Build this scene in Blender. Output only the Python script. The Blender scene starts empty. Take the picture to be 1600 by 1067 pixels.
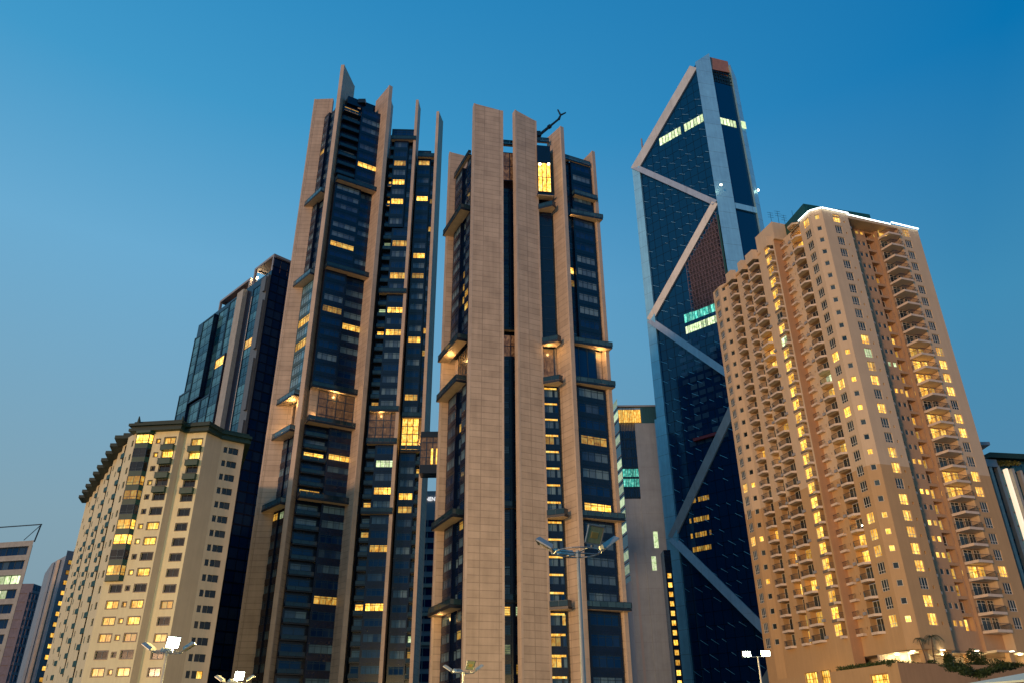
import bpy, math, random
from mathutils import Matrix, Vector
random.seed(7)
R = math.radians
sc = bpy.context.scene
col = sc.collection

# ------------------------------------------------------------------ camera
FPX, TH, RO, EYE = 1240.0, R(27.5), R(0.48), 1.7
cd = bpy.data.cameras.new('camera'); cam = bpy.data.objects.new('camera', cd); col.objects.link(cam)
cd.sensor_fit = 'HORIZONTAL'; cd.sensor_width = 36; cd.lens = 36 * FPX / 1600
cd.clip_start = 0.2; cd.clip_end = 6000
cam.matrix_world = Matrix.Translation((0, 0, EYE)) @ Matrix.Rotation(math.pi/2 + TH, 4, 'X') @ Matrix.Rotation(-RO, 4, 'Z')
sc.camera = cam

# ------------------------------------------------------------------ sky, sun, exposure
w = bpy.data.worlds.new('World'); sc.world = w; w.use_nodes = True
nt = w.node_tree; nt.nodes.clear()
SUN_EL, SUN_AZ = 1.5, 215.0        # low dusk glow behind the camera, to its left (azimuth clockwise from +Y)
sky = nt.nodes.new('ShaderNodeTexSky'); sky.sky_type = 'NISHITA'; sky.sun_disc = False
sky.sun_elevation = R(SUN_EL); sky.sun_rotation = R(SUN_AZ); sky.ozone_density = 2.2; sky.air_density = 1.0; sky.dust_density = 0.6
nn, lk = nt.nodes.new, nt.links.new
tc_ = nn('ShaderNodeTexCoord'); sx = nn('ShaderNodeSeparateXYZ'); lk(tc_.outputs['Generated'], sx.inputs[0])
def sky_ramp(stops):            # dusk colours by height: hazy low, deep blue overhead
    r_ = nn('ShaderNodeValToRGB'); lk(sx.outputs['Z'], r_.inputs[0]); el = r_.color_ramp.elements
    while len(el) < len(stops): el.new(.5)
    for e_, (p_, c_) in zip(el, stops): e_.position = p_; e_.color = (*c_, 1)
    return r_.outputs[0]
lf = sky_ramp([(0.0, (.21, .27, .31)), (.235, (.215, .355, .44)), (.516, (.143, .40, .63)), (.665, (.052, .315, .58)), (.80, (.022, .245, .52)), (1.0, (.008, .12, .36))])
rg = sky_ramp([(0.0, (.14, .21, .28)), (.20, (.085, .24, .38)), (.441, (.047, .25, .445)), (.658, (.0, .168, .43)), (.80, (.0, .14, .38)), (1.0, (.003, .09, .30))])
az = nn('ShaderNodeMapRange'); lk(sx.outputs['X'], az.inputs[0])
for i_, v_ in ((1, -.5), (2, .5), (3, 0), (4, 1)): az.inputs[i_].default_value = v_
pw = nn('ShaderNodeMath'); pw.operation = 'POWER'; pw.inputs[1].default_value = 1.8; lk(az.outputs[0], pw.inputs[0])
vm = nn('ShaderNodeMix'); vm.data_type = 'RGBA'; lk(pw.outputs[0], vm.inputs[0]); lk(lf, vm.inputs[6]); lk(rg, vm.inputs[7])
bg = nn('ShaderNodeBackground'); bg.inputs[1].default_value = 1.0; lk(vm.outputs[2], bg.inputs[0])
bs = nn('ShaderNodeBackground'); bs.inputs[1].default_value = 0.012; lk(sky.outputs[0], bs.inputs[0])
ad = nn('ShaderNodeAddShader'); wo = nn('ShaderNodeOutputWorld')
lk(bg.outputs[0], ad.inputs[0]); lk(bs.outputs[0], ad.inputs[1]); lk(ad.outputs[0], wo.inputs[0])
sl = bpy.data.lights.new('dusk_sun', 'SUN'); sl.energy = 1.6; sl.angle = R(6); sl.color = (1.0, 0.57, 0.30)
so = bpy.data.objects.new('dusk_sun', sl); col.objects.link(so)
sdir = Vector((math.sin(R(SUN_AZ))*math.cos(R(SUN_EL)), math.cos(R(SUN_AZ))*math.cos(R(SUN_EL)), math.sin(R(SUN_EL))))
so.rotation_euler = sdir.to_track_quat('Z', 'Y').to_euler()
sc.view_settings.view_transform = 'Standard'; sc.view_settings.look = 'None'
sc.view_settings.exposure = 0.0; sc.view_settings.gamma = 1.0
sc.cycles.max_bounces = 5; sc.cycles.sample_clamp_indirect = 4

# ------------------------------------------------------------------ pixel <-> world helpers
def uw(px, py):
    a, b = px-800, 533-py
    a, b = a*math.cos(RO)+b*math.sin(RO), -a*math.sin(RO)+b*math.cos(RO)
    y = -b*math.sin(TH)+FPX*math.cos(TH); z = b*math.cos(TH)+FPX*math.sin(TH)
    return a/y, z/y
def proj(x, y, z):
    z -= EYE; cy, sy = math.cos(TH), math.sin(TH)
    d = y*cy+z*sy; up = -y*sy+z*cy
    a = FPX*x/d; b = FPX*up/d
    a, b = a*math.cos(RO)-b*math.sin(RO), a*math.sin(RO)+b*math.cos(RO)
    return 800+a, 533-b
def Z(w_, Y): return EYE + w_*Y
def zp(px, py, Y): return Z(uw(px, py)[1], Y)
def PU(u, Y): return (u*Y, Y)

class Fr:
    """vertical facade frame: s runs along the wall, n out of it towards the street, z up"""
    def __init__(s, p, q=None, d=None):
        s.o = p
        if d is None: d = (q[0]-p[0], q[1]-p[1])
        L = math.hypot(*d); s.d = (d[0]/L, d[1]/L); s.L = L
        n = (s.d[1], -s.d[0])
        if n[0]*p[0]+n[1]*p[1] > 0: n = (-n[0], -n[1])
        s.n = n
    def at(s, a, n=0, z=0):
        return (s.o[0]+s.d[0]*a+s.n[0]*n, s.o[1]+s.d[1]*a+s.n[1]*n, z)
    def su(s, u, n=0):            # s where the wall meets azimuth u
        ox, oy = s.o[0]+s.n[0]*n, s.o[1]+s.n[1]*n
        return (u*oy-ox)/(s.d[0]-u*s.d[1])
    def Y(s, a, n=0): return s.o[1]+s.d[1]*a+s.n[1]*n
    def pz(s, px, py, n=0):       # (s, z) of a pixel on this wall
        u, w_ = uw(px, py); a = s.su(u, n); return a, Z(w_, s.Y(a, n))
    def px(s, a, n, z): return proj(*s.at(a, n, z))
    def off(s, a, n): return Fr(s.at(a, n)[:2], d=s.d)

# ------------------------------------------------------------------ materials
def new_mat(name):
    m = bpy.data.materials.new(name); m.use_nodes = True
    t = m.node_tree; b = t.nodes['Principled BSDF']; return m, t, b
def N(t, k, **kw):
    n = t.nodes.new(k)
    for a, v in kw.items(): setattr(n, a, v)
    return n
def mix(t, fac, a, b, blend='MIX'):
    m = N(t, 'ShaderNodeMix', data_type='RGBA', blend_type=blend)
    for i, v in ((0, fac), (6, a), (7, b)):
        if isinstance(v, bpy.types.NodeSocket): t.links.new(v, m.inputs[i])
        elif isinstance(v, (int, float)): m.inputs[i].default_value = v
        else: m.inputs[i].default_value = (*v, 1)
    return m.outputs[2]
def ramp(t, src, stops):
    r = N(t, 'ShaderNodeValToRGB'); t.links.new(src, r.inputs[0])
    e = r.color_ramp.elements
    while len(e) < len(stops): e.new(0.5)
    for i, (p, c) in enumerate(stops): e[i].position = p; e[i].color = (*c, 1) if len(c) == 3 else c
    return r.outputs[0]
def uvmap(t, sx=1, sy=1):
    u = N(t, 'ShaderNodeUVMap'); mp = N(t, 'ShaderNodeMapping'); t.links.new(u.outputs[0], mp.inputs[0])
    mp.inputs[3].default_value = (sx, sy, 1); return mp.outputs[0]
def noise(t, vec, scale, detail=4, rough=0.6):
    n = N(t, 'ShaderNodeTexNoise'); t.links.new(vec, n.inputs['Vector'])
    n.inputs['Scale'].default_value = scale; n.inputs['Detail'].default_value = detail; n.inputs['Roughness'].default_value = rough
    return n.outputs[0]

def plain(name, c, rough=0.6, metal=0, var=0.18, sc_=0.6, streak=0.12):
    m, t, b = new_mat(name)
    f = noise(t, uvmap(t), sc_); f2 = noise(t, uvmap(t, 1.6, 0.06), 1.0, 5)
    k = ramp(t, f, [(0.3, [x*(1-var) for x in c]), (0.7, [min(1, x*(1+var*0.6)) for x in c])])
    k = mix(t, streak, k, ramp(t, f2, [(0.35, [x*0.35 for x in c]), (0.65, c)]))
    t.links.new(k, b.inputs['Base Color']); b.inputs['Roughness'].default_value = rough; b.inputs['Metallic'].default_value = metal
    return m
def brick(name, c1, c2, mortar, bw, bh, ms=0.02, rough=0.55, off=0.0, bump=0.3, metal=0):
    m, t, b = new_mat(name)
    br = N(t, 'ShaderNodeTexBrick'); t.links.new(uvmap(t), br.inputs['Vector'])
    br.offset = off; br.squash = 1
    i = br.inputs
    i['Color1'].default_value = (*c1, 1); i['Color2'].default_value = (*c2, 1); i['Mortar'].default_value = (*mortar, 1)
    i['Scale'].default_value = 1; i['Mortar Size'].default_value = ms; i['Mortar Smooth'].default_value = 0.1
    i['Brick Width'].default_value = bw; i['Row Height'].default_value = bh; i['Bias'].default_value = 0.1
    f2 = noise(t, uvmap(t, 1.2, 0.05), 1.0, 5); f3 = noise(t, uvmap(t), 0.25, 5)
    k = mix(t, 0.42, br.outputs[0], ramp(t, f2, [(0.3, [x*0.55 for x in c1]), (0.7, c1)]))
    k = mix(t, 0.25, k, ramp(t, f3, [(0.35, [x*0.7 for x in c2]), (0.65, [min(1, x*1.15) for x in c1])]))
    t.links.new(k, b.inputs['Base Color']); b.inputs['Roughness'].default_value = rough; b.inputs['Metallic'].default_value = metal
    bp = N(t, 'ShaderNodeBump'); bp.inputs['Strength'].default_value = bump; bp.inputs['Distance'].default_value = 0.03; bp.invert = True
    t.links.new(br.outputs[1], bp.inputs['Height']); t.links.new(bp.outputs[0], b.inputs['Normal'])
    return m
def glass(name, dark, curtain, rough=0.07, coat=0.0, spec=0.5, wob=0.02, tint=(1, 1, 1)):
    """reflective pane; face attribute tone: 0 = dark room behind, 1 = pale curtain"""
    m, t, b = new_mat(name)
    a = N(t, 'ShaderNodeAttribute', attribute_name='tone')
    st = noise(t, uvmap(t, 9, 0.25), 1.0, 2)
    cur = ramp(t, st, [(0.35, [x*0.6 for x in curtain]), (0.65, curtain)])
    k = mix(t, a.outputs['Fac'], dark, cur)
    t.links.new(k, b.inputs['Base Color']); b.inputs['Roughness'].default_value = rough
    b.inputs['IOR'].default_value = 1.6; b.inputs['Specular Tint'].default_value = (*tint, 1); b.inputs['Specular IOR Level'].default_value = spec
    nz = noise(t, uvmap(t), 0.35, 2); bp = N(t, 'ShaderNodeBump'); bp.inputs['Strength'].default_value = 0.25; bp.inputs['Distance'].default_value = wob
    t.links.new(nz, bp.inputs['Height']); t.links.new(bp.outputs[0], b.inputs['Normal'])
    return m
def lit(name, c0, c1, strength, lo=.13):
    """lit room behind glass: curtain folds, lamps, furniture shadows; tone scales it"""
    m, t, b = new_mat(name)
    a = N(t, 'ShaderNodeAttribute', attribute_name='tone')
    st = noise(t, uvmap(t, 6, 0.5), 1.0, 3); bl = noise(t, uvmap(t), 0.9, 3, 0.7)
    v = N(t, 'ShaderNodeMath', operation='MULTIPLY'); t.links.new(st, v.inputs[0]); t.links.new(bl, v.inputs[1])
    k = ramp(t, v.outputs[0], [(lo, [x*0.18 for x in c0]), (0.22, c0), (0.36, c1)])
    t.links.new(k, b.inputs['Emission Color']); b.inputs['Base Color'].default_value = (0.08, 0.06, 0.04, 1)
    s = N(t, 'ShaderNodeMath', operation='MULTIPLY'); s.inputs[1].default_value = strength
    t.links.new(a.outputs['Fac'], s.inputs[0]); t.links.new(s.outputs[0], b.inputs['Emission Strength'])
    b.inputs['Roughness'].default_value = 0.2
    return m
def glow(name, c, s):
    m, t, b = new_mat(name); b.inputs['Base Color'].default_value = (*c, 1)
    b.inputs['Emission Color'].default_value = (*c, 1); b.inputs['Emission Strength'].default_value = s; return m

M = dict(
 stone=brick('sandstone_panels', (.60, .47, .355), (.42, .32, .235), (.11, .08, .06), 4.0, 1.45, .07),
 stone2=brick('sandstone_trim', (.62, .49, .38), (.53, .415, .32), (.22, .16, .12), 30, 3.6, .03),
 soffit=plain('pale_soffit', (.60, .48, .36), .6),
 navy=plain('navy_spandrel', (.001, .007, .034), .25, 0, .4, .5),
 navy2=plain('black_metal', (.006, .012, .024), .35, 0, .3),
 mull=plain('dark_mullion', (.018, .045, .075), .35, .5, .2),
 glassN=glass('navy_glass', (.0004, .014, .070), (.17, .28, .34), .06, tint=(.25, .65, 1)),
 glassH=glass('brown_glass', (.018, .012, .008), (.10, .075, .05), .10),
 glassT=glass('teal_glass', (.001, .030, .060), (.10, .30, .38), .05, tint=(.5, .9, 1)),
 glassP=glass('pale_reflecting_glass', (.08, .22, .34), (.22, .50, .68), .05, tint=(.7, .95, 1)),  # pale sky reflection is put into the pane colours
 tealsp=plain('teal_spandrel', (.03, .12, .17), .2, 0, .15, .5),  # same sky reflection carried into the spandrel colour
 glassI=glass('braced_tower_glass', (.0005, .024, .085), (.08, .24, .34), .06, tint=(.3, .8, 1), wob=.06),
 glassG=glass('grey_glass', (.006, .014, .020), (.13, .17, .18), .10),
 rail=glass('balustrade_glass', (.003, .014, .026), (.08, .17, .22), .08),
 litW=lit('warm_lit_room', (1.0, .42, .03), (1.0, .80, .20), 2.3),
 litC=lit('cool_lit_room', (.62, .85, .38), (1.0, 1.0, .72), 1.7),
 lounge=lit('dim_lounge', (.16, .06, .025), (.55, .26, .11), 0.45, .05),
 teallit=lit('teal_lit_floor', (.02, .42, .34), (.30, .95, .70), 1.6),
 alu=brick('aluminium_cladding', (.40, .78, .93), (.35, .68, .84), (.16, .18, .20), 9.0, 7.5, .10, .42, 0, .2, .45),
 alu2=brick('aluminium_beam', (.52, .57, .62), (.46, .51, .56), (.2, .2, .2), 9.0, 40, .06, .5, 0, .2, .25),
 copper=plain('copper_panel', (.50, .20, .10), .45, .2),
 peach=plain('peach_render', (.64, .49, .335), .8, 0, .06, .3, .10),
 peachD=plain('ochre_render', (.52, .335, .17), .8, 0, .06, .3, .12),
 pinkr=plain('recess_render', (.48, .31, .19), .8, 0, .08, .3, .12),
 slabp=plain('balcony_slab_paint', (.70, .57, .46), .75, 0, .08, .5, .12),
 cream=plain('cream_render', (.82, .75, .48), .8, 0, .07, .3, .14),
 creamP=plain('pink_cream_render', (.56, .47, .36), .8, 0, .07, .3, .14),  # cream with shade of right-facing facets painted in; also grey hotel bands
 green=plain('dark_green_metal', (.008, .065, .052), .45, 0, .3, .8, .2),
 roofg=plain('green_roof_tiles', (.010, .038, .030), .6, 0, .3, 1.5, .3),
 white=plain('white_frame', (.62, .60, .54), .6),
 grey=plain('grey_cladding', (.30, .31, .34), .6, 0, .05, .2, .08),
 grey2=brick('light_grey_cladding', (.29, .36, .43), (.26, .33, .40), (.18, .18, .2), 12, 9, .06, .6),
 concrete=plain('concrete', (.42, .42, .38), .85),
 steel=plain('galvanised_steel', (.42, .45, .42), .4, .6, .12, 3),
 asphalt=plain('asphalt', (.05, .05, .052), .9, 0, .3, .3),
 paving=plain('paving', (.22, .21, .20), .85, 0, .2, .6),
 ground=plain('ground_soil', (.10, .10, .08), .95, 0, .3, .1),
 paint=plain('road_paint', (.6, .6, .58), .7),
 leaf=plain('leaf_green', (.045, .085, .022), .6, 0, .6, 1.2, .2),
 leafD=plain('leaf_dark', (.025, .055, .018), .6, 0, .6, 1.2, .2),
 bark=plain('bark', (.12, .08, .055), .9, 0, .3, 3),
 neon=glow('neon_tube', (.85, 1.0, 1.0), 4.0),
 lampon=glow('floodlight_lens', (.85, 1.0, .80), 60.0),
 lampoff=glass('floodlight_lens_off', (.20, .28, .14), (.5, .5, .3), .2),
 reflector=plain('yellow_reflector', (.65, .50, .15), .3, .5),
 downl=glow('downlight', (1.0, .92, .62), 9.0),
 strip=glow('light_strip', (1.0, .78, .55), 1.0),
 sign=glow('sign_white', (1.0, .98, .95), 1.0),
 tent=plain('pale_canopy_sheet', (.60, .68, .60), .7, 0, .05, .2),
 red=glow('red_lamp', (1.0, .05, .05), 1.5),
 greyD=plain('dark_grey_pier', (.13,.145,.16), .5),
 leafW=plain('leaf_yellow_green', (.16,.16,.03), .6, 0, .5, 1.5, .2),
 greyP=plain('grey_panel', (.20,.17,.14), .7), mauve=plain('mauve_render', (.22,.19,.22), .8),
 pier=plain('pier_render', (.50,.28,.15), .8, 0, .06, .3, .12), podr=plain('podium_render', (.40,.24,.13), .8, 0, .08, .3, .15),  # pier colour has the shade of its turned face painted in
 dustsheet=plain('scaffold_sheet', (.055,.045,.06), .8, 0, .6, .5, .4), redpanel=plain('red_panel', (.35,.03,.04), .5),
 scaff=plain('scaffold_tubes', (.22, .15, .17), .6),
)

# ------------------------------------------------------------------ mesh building
class MB:
    def __init__(s): s.v = []; s.f = []; s.m = []; s.t = []
    def face(s, pts, m=0, t=0.0):
        i = len(s.v); s.v.extend(tuple(p) for p in pts); s.f.append(tuple(range(i, i+len(pts)))); s.m.append(m); s.t.append(t)
    def hexa(s, a, b, m=0, t=0.0, skip=''):
        # a, b: matching rings (bottom, top)
        n = len(a)
        s.face(a[::-1], m, t); s.face(b, m, t)
        for i in range(n): s.face((a[i], a[(i+1) % n], b[(i+1) % n], b[i]), m, t)
    def box(s, F, s0, s1, n0, n1, z0, z1, m=0, t=0.0):
        r = lambda z: [F.at(s0, n1, z), F.at(s1, n1, z), F.at(s1, n0, z), F.at(s0, n0, z)]
        s.hexa(r(z0), r(z1), m, t)
    def rect(s, F, s0, s1, z0, z1, n, m=0, t=0.0):
        s.face([F.at(s0, n, z0), F.at(s1, n, z0), F.at(s1, n, z1), F.at(s0, n, z1)], m, t)
    def prism(s, pts, z0, z1, m=0, t=0.0):
        z1s = z1 if isinstance(z1, (list, tuple)) else [z1]*len(pts)
        s.hexa([(x, y, z0) for x, y in pts], [(x, y, z) for (x, y), z in zip(pts, z1s)], m, t)
    def tube(s, p, q, r0, r1=None, k=8, m=0, t=0.0):
        r1 = r0 if r1 is None else r1
        p, q = Vector(p), Vector(q); d = (q-p).normalized()
        a = d.orthogonal().normalized(); b = d.cross(a)
        A = [p+(a*math.cos(2*math.pi*i/k)+b*math.sin(2*math.pi*i/k))*r0 for i in range(k)]
        B = [q+(a*math.cos(2*math.pi*i/k)+b*math.sin(2*math.pi*i/k))*r1 for i in range(k)]
        s.hexa(A, B, m, t)
    def join(s, o):
        i = len(s.v); s.v += o.v; s.f += [tuple(j+i for j in f) for f in o.f]; s.m += o.m; s.t += o.t
    def build(s, name, mats, parent=None, loc=None):
        if not s.f: return None
        ox, oy, oz = loc if loc else (parent.get('_o') if parent and parent.get('_o') else (0, 0, 0))
        me = bpy.data.meshes.new(name)
        me.from_pydata([(x-ox, y-oy, z-oz) for x, y, z in s.v], [], s.f)
        for k in mats: me.materials.append(M[k])
        me.polygons.foreach_set('material_index', s.m)
        at = me.attributes.new('tone', 'FLOAT', 'FACE'); at.data.foreach_set('value', s.t)
        uv = me.uv_layers.new(name='UVMap'); dat = []
        for p in me.polygons:
            n = p.normal
            if abs(n.z) > 0.75:
                for vi in p.vertices: x, y, z = s.v[vi]; dat += [x, y]
            else:
                L = math.hypot(n.x, n.y) or 1; tx, ty = -n.y/L, n.x/L
                x0, y0, _ = s.v[p.vertices[0]]
                base = min((s.v[vi][0]*tx+s.v[vi][1]*ty) for vi in p.vertices)
                for vi in p.vertices: x, y, z = s.v[vi]; dat += [x*tx+y*ty-base+round(base*7.3), z]
        uv.data.foreach_set('uv', dat)
        o = bpy.data.objects.new(name, me); col.objects.link(o)
        if parent: o.parent = parent; o['_o'] = (ox, oy, oz)
        elif loc: o.location = loc
        return o
def thing(name, label, cat, loc, group=None):
    o = bpy.data.objects.new(name, None); col.objects.link(o); o.location = loc; o['_o'] = tuple(float(c) for c in loc)
    o['label'] = label; o['category'] = cat
    if group: o['group'] = group
    return o
def solo(mb, name, mats, label, cat, loc=None, group=None):
    o = mb.build(name, mats, None, loc); o['label'] = label; o['category'] = cat
    if group: o['group'] = group
    return o
class Parts:
    """countable parts of one thing: the 100 that show largest become objects, the rest one stuff part"""
    def __init__(s, root, name, mats, cap=100): s.r, s.n, s.ms, s.cap, s.L = root, name, mats, cap, []
    def add(s, mb, c, size, sub=None):
        px = proj(*c); d2 = c[0]**2+c[1]**2+c[2]**2
        if px[0] < -30 or px[0] > 1630 or px[1] < -30 or px[1] > 1090: size *= 0.02
        s.L.append((size/d2, mb, sub))
    def flush(s):
        s.L.sort(key=lambda e: -e[0]); rest = MB(); out = []
        for i, (a, mb, sub) in enumerate(s.L):
            if i < s.cap or len(s.L) <= s.cap+3:
                o = mb.build(s.n, s.ms, s.r); out.append(o)
                if sub:
                    nm, smb, sms = sub; smb.build(nm, sms, o)
            else:
                rest.join(mb)
                if sub:
                    mp = [s.ms.index(k) if k in s.ms else len(s.ms) for k in sub[2]]
                    for k in sub[2]:
                        if k not in s.ms: s.ms = s.ms+[k]
                    mp = [s.ms.index(k) for k in sub[2]]
                    c = MB(); c.join(sub[1]); c.m = [mp[j] for j in c.m]; rest.join(c)
        if rest.f:
            o = rest.build(s.n, s.ms, s.r); o['kind'] = 'stuff'
        return out

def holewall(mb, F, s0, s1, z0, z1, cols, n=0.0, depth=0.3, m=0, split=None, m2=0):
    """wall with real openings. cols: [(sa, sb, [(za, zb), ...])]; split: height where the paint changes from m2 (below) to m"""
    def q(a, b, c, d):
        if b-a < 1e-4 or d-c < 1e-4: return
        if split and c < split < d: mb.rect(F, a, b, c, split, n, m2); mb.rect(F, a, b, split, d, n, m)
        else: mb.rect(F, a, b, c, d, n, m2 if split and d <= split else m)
    s = s0
    for a, b, hs_ in sorted(cols):
        q(s, a, z0, z1); z = z0
        for c, d in sorted(hs_):
            q(a, b, z, c)
            mm = m2 if split and d <= split else m
            for e in (a, b): mb.face([F.at(e, n, c), F.at(e, n-depth, c), F.at(e, n-depth, d), F.at(e, n, d)], mm)
            for e in (c, d): mb.face([F.at(a, n, e), F.at(b, n, e), F.at(b, n-depth, e), F.at(a, n-depth, e)], mm)
            z = d
        q(a, b, z, z1); s = b
    q(s, s1, z0, z1)
def window(F, s0, s1, z0, z1, n, nc=2, tr=0.0, fw=0.07, gl=1, tone=None, fm=0, vary=0.5):
    """frame + panes + mullions; material slots: 0 frame, 1 glass, 2 warm, 3 cool; tr = transom height fraction"""
    mb = MB()
    for a, b, c, d in ((s0, s1, z0, z0+fw), (s0, s1, z1-fw, z1), (s0, s0+fw, z0+fw, z1-fw), (s1-fw, s1, z0+fw, z1-fw)):
        mb.box(F, a, b, n, n+.08, c, d, fm)
    for i in range(1, nc):
        x = s0+(s1-s0)*i/nc; mb.box(F, x-fw/2, x+fw/2, n, n+.07, z0+fw, z1-fw, fm)
    if tr: zt = z0+(z1-z0)*tr; mb.box(F, s0+fw, s1-fw, n, n+.06, zt-fw/2, zt+fw/2, fm)
    for i in range(nc):
        a = s0+(s1-s0)*i/nc; b = s0+(s1-s0)*(i+1)/nc
        t = tone if tone is not None else 0.0
        if gl == 1: t = min(1, max(0, t+random.uniform(-vary, vary)*0.6)) if t > 0.02 else random.uniform(0, .06)
        else: t *= random.uniform(0.40, 1.2)
        mb.rect(F, a, b, z0, z1, n+.02, gl, t)
    return mb
def hit(L, p, rx=9, ry=7):
    for e in L:
        if abs(e[0]-p[0]) < rx and abs(e[1]-p[1]) < ry: return e[2] if len(e) > 2 else 1.0
    return 0

# ------------------------------------------------------------------ ground, road, pavement (below the frame)
def sheet(name, x0, x1, y0, y1, z, m):
    b = MB(); b.face([(x0, y0, z), (x1, y0, z), (x1, y1, z), (x0, y1, z)]); o = b.build(name, [m]); o['kind'] = 'structure'; return o
sheet('ground', -3000, 3000, -1500, 3000, 0, 'ground')
sheet('road', -400, 400, 8, 24, .004, 'asphalt')
def slab(name, x0, x1, y0, y1, z, m):
    b = MB(); F = Fr((x0, y0), (x1, y0)); b.box(F, 0, x1-x0, -(y1-y0), 0, 0.006, z, 0); o = b.build(name, [m]); o['kind'] = 'structure'
slab('pavement', -400, 400, 24, 34, .14, 'paving'); slab('pavement', -400, 400, -6, 8, .14, 'paving')
mk = MB()
for i in range(-30, 30): mk.face([(i*6, 15.9, .009), (i*6+3, 15.9, .009), (i*6+3, 16.1, .009), (i*6, 16.1, .009)])
o = mk.build('road_markings', ['paint']); o['kind'] = 'structure'
sheet('car_park', -120, 130, 34, 138, .008, 'asphalt')

# ------------------------------------------------------------------ shared pieces of the two stone-finned towers
WM = ['mull', 'glassN', 'litW', 'litC', 'lounge']
def fin(root, p, q, zt0, zt1, th, trim=0.45, away=1, label=None):
    """tall stone blade; p,q = front edge line, th = thickness behind it, sloping top"""
    F = Fr(p, q); L = F.L; mb = MB()
    pts = [F.at(0, 0)[:2], F.at(L, 0)[:2], F.at(L, -th)[:2], F.at(0, -th)[:2]]
    mb.prism(pts, 0, [zt0, zt1, zt1, zt0], 0)
    o = mb.build('stone_fin', ['stone'], root)
    tb = MB()
    for a, b, za, zb in ((-.03, trim, zt0, zt0+(zt1-zt0)*trim/L), (L-trim, L+.03, zt1-(zt1-zt0)*trim/L, zt1)):
        P = [F.at(a, .06)[:2], F.at(b, .06)[:2], F.at(b, -th-.03)[:2], F.at(a, -th-.03)[:2]]
        tb.prism(P, 0.01, [za+.03, zb+.03, zb+.03, za+.03], 0)
    tb.build('edge_trim', ['stone2'], o)
    return F
def balustrade(F, s0, s1, n, z, ends=None, h=1.1, glass_t=.18):
    mb = MB()
    k = max(1, int((s1-s0)/1.6))
    for i in range(k):
        a = s0+(s1-s0)*i/k; b = s0+(s1-s0)*(i+1)/k
        mb.rect(F, a+.05, b-.05, z+.08, z+h, n, 1, glass_t*random.uniform(.6, 1.2)); mb.box(F, a-.03, a+.03, n-.06, n+.03, z, z+h, 0)
    mb.box(F, s0, s1, n-.07, n+.05, z+h, z+h+.07, 0)
    if ends:
        for e in ends:
            for j in range(2):
                pass
            mb.face([F.at(e, n, z+.08), F.at(e, 0.05, z+.08), F.at(e, 0.05, z+h), F.at(e, n, z+h)], 1, glass_t)
            mb.box(F, e-.04, e+.04, .05, n, z+h, z+h+.07, 0)
    return mb
def terrace(root, F, s0, s1, n1, z, th=.55, rail=True, n0=0.0, gt=.16, step=None):
    """cantilevered terrace slab: dark fascia, pale soffit, glass balustrade"""
    mb = MB(); mb.box(F, s0, s1, n0, n1, z-th+.03, z, 0)
    mb.rect(F, s0+.12, s1-.12, 0, 0, 0, 0) if False else None
    mb.face([F.at(s0+.1, n1-.1, z-th), F.at(s1-.1, n1-.1, z-th), F.at(s1-.1, n0, z-th), F.at(s0+.1, n0, z-th)], 1)
    o = mb.build('terrace', ['navy2', 'soffit'], root)
    if rail: balustrade(F, s0, s1, n1-.05, z, ends=(s0, s1), glass_t=gt).build('balustrade', ['mull', 'rail'], o)
    return o
def curtain(root, F, units, zs, wins, balcs, L, pitch=3.6, nback=-.3, darkp=.35, bm=('navy', 'glassN'), up=.60, dn=1.05):
    """units: (s0, s1, ncols, n, kind); zs: sorted slab heights; floors are fitted between them"""
    body = MB()
    a0 = min(u[0] for u in units); a1 = max(u[1] for u in units)
    body.rect(F, a0, a1, zs[0], zs[-1], nback, 1, 0)
    for (z0, z1) in zip(zs[:-1], zs[1:]):
        nf = max(1, round((z1-z0-.5)/pitch)); ph = (z1-.5-z0)/nf
        for i in range(nf):
            zf = z0+i*ph
            for ui, (s0, s1, nc, n, kind) in enumerate(units):
                if s1-s0 < .3: continue
                if kind == 'void': continue
                ins = min(.38, .07*(s1-s0)); body.box(F, s0, s1, nback+.02, n, zf, zf+dn, 0)          # spandrel
                body.box(F, s0, s1, nback+.02, n-.05, zf+ph-up, zf+ph, 0)
                for xa, xb in ((s0, s0+ins), (s1-ins, s1)): body.box(F, xa, xb, nback+.03, n-.02, zf+dn+.001, zf+ph-up-.001, 0)
                c = F.at((s0+s1)/2, n, zf+ph/2); p = proj(*c)
                h = hit(L, p, 10, 7)
                if h:
                    g, t = (3, h-10) if h >= 10 else (2, h)
                    if g == 2 and random.random() < .12: g, t = 3, h*.8
                else:
                    g = 1; t = 0 if random.random() < darkp else random.uniform(.25, .95)
                    if random.random() < .05 and kind != 'void': g, t = 2, random.uniform(.12, .4)
                m = window(F, s0+ins+.02, s1-ins-.02, zf+dn, zf+ph-up, n-.10, nc, .76, .12, g, t)
                if kind == 'slat':
                    for j in range(4): m.box(F, s0+.05, s1-.05, n+.03, n+.07, zf+1.2+j*.42, zf+1.3+j*.42, 0)
                for x in (s0, s1): pass
                wins.add(m, c, (s1-s0)*ph)
                if kind == 'balc' and (i > 0 or True):
                    b = MB(); b.box(F, s0, s1, n, n+1.3, zf-.05, zf+.22, 0)
                    r = balustrade(F, s0, s1, n+1.28, zf+.22, ends=(s0, s1), h=.95, glass_t=.12)
                    balcs.add(b, c, (s1-s0)*1.5, ('railing', r, ['mull', 'rail']))
    o = body.build('curtain_wall', list(bm), root)
    return o
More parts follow.
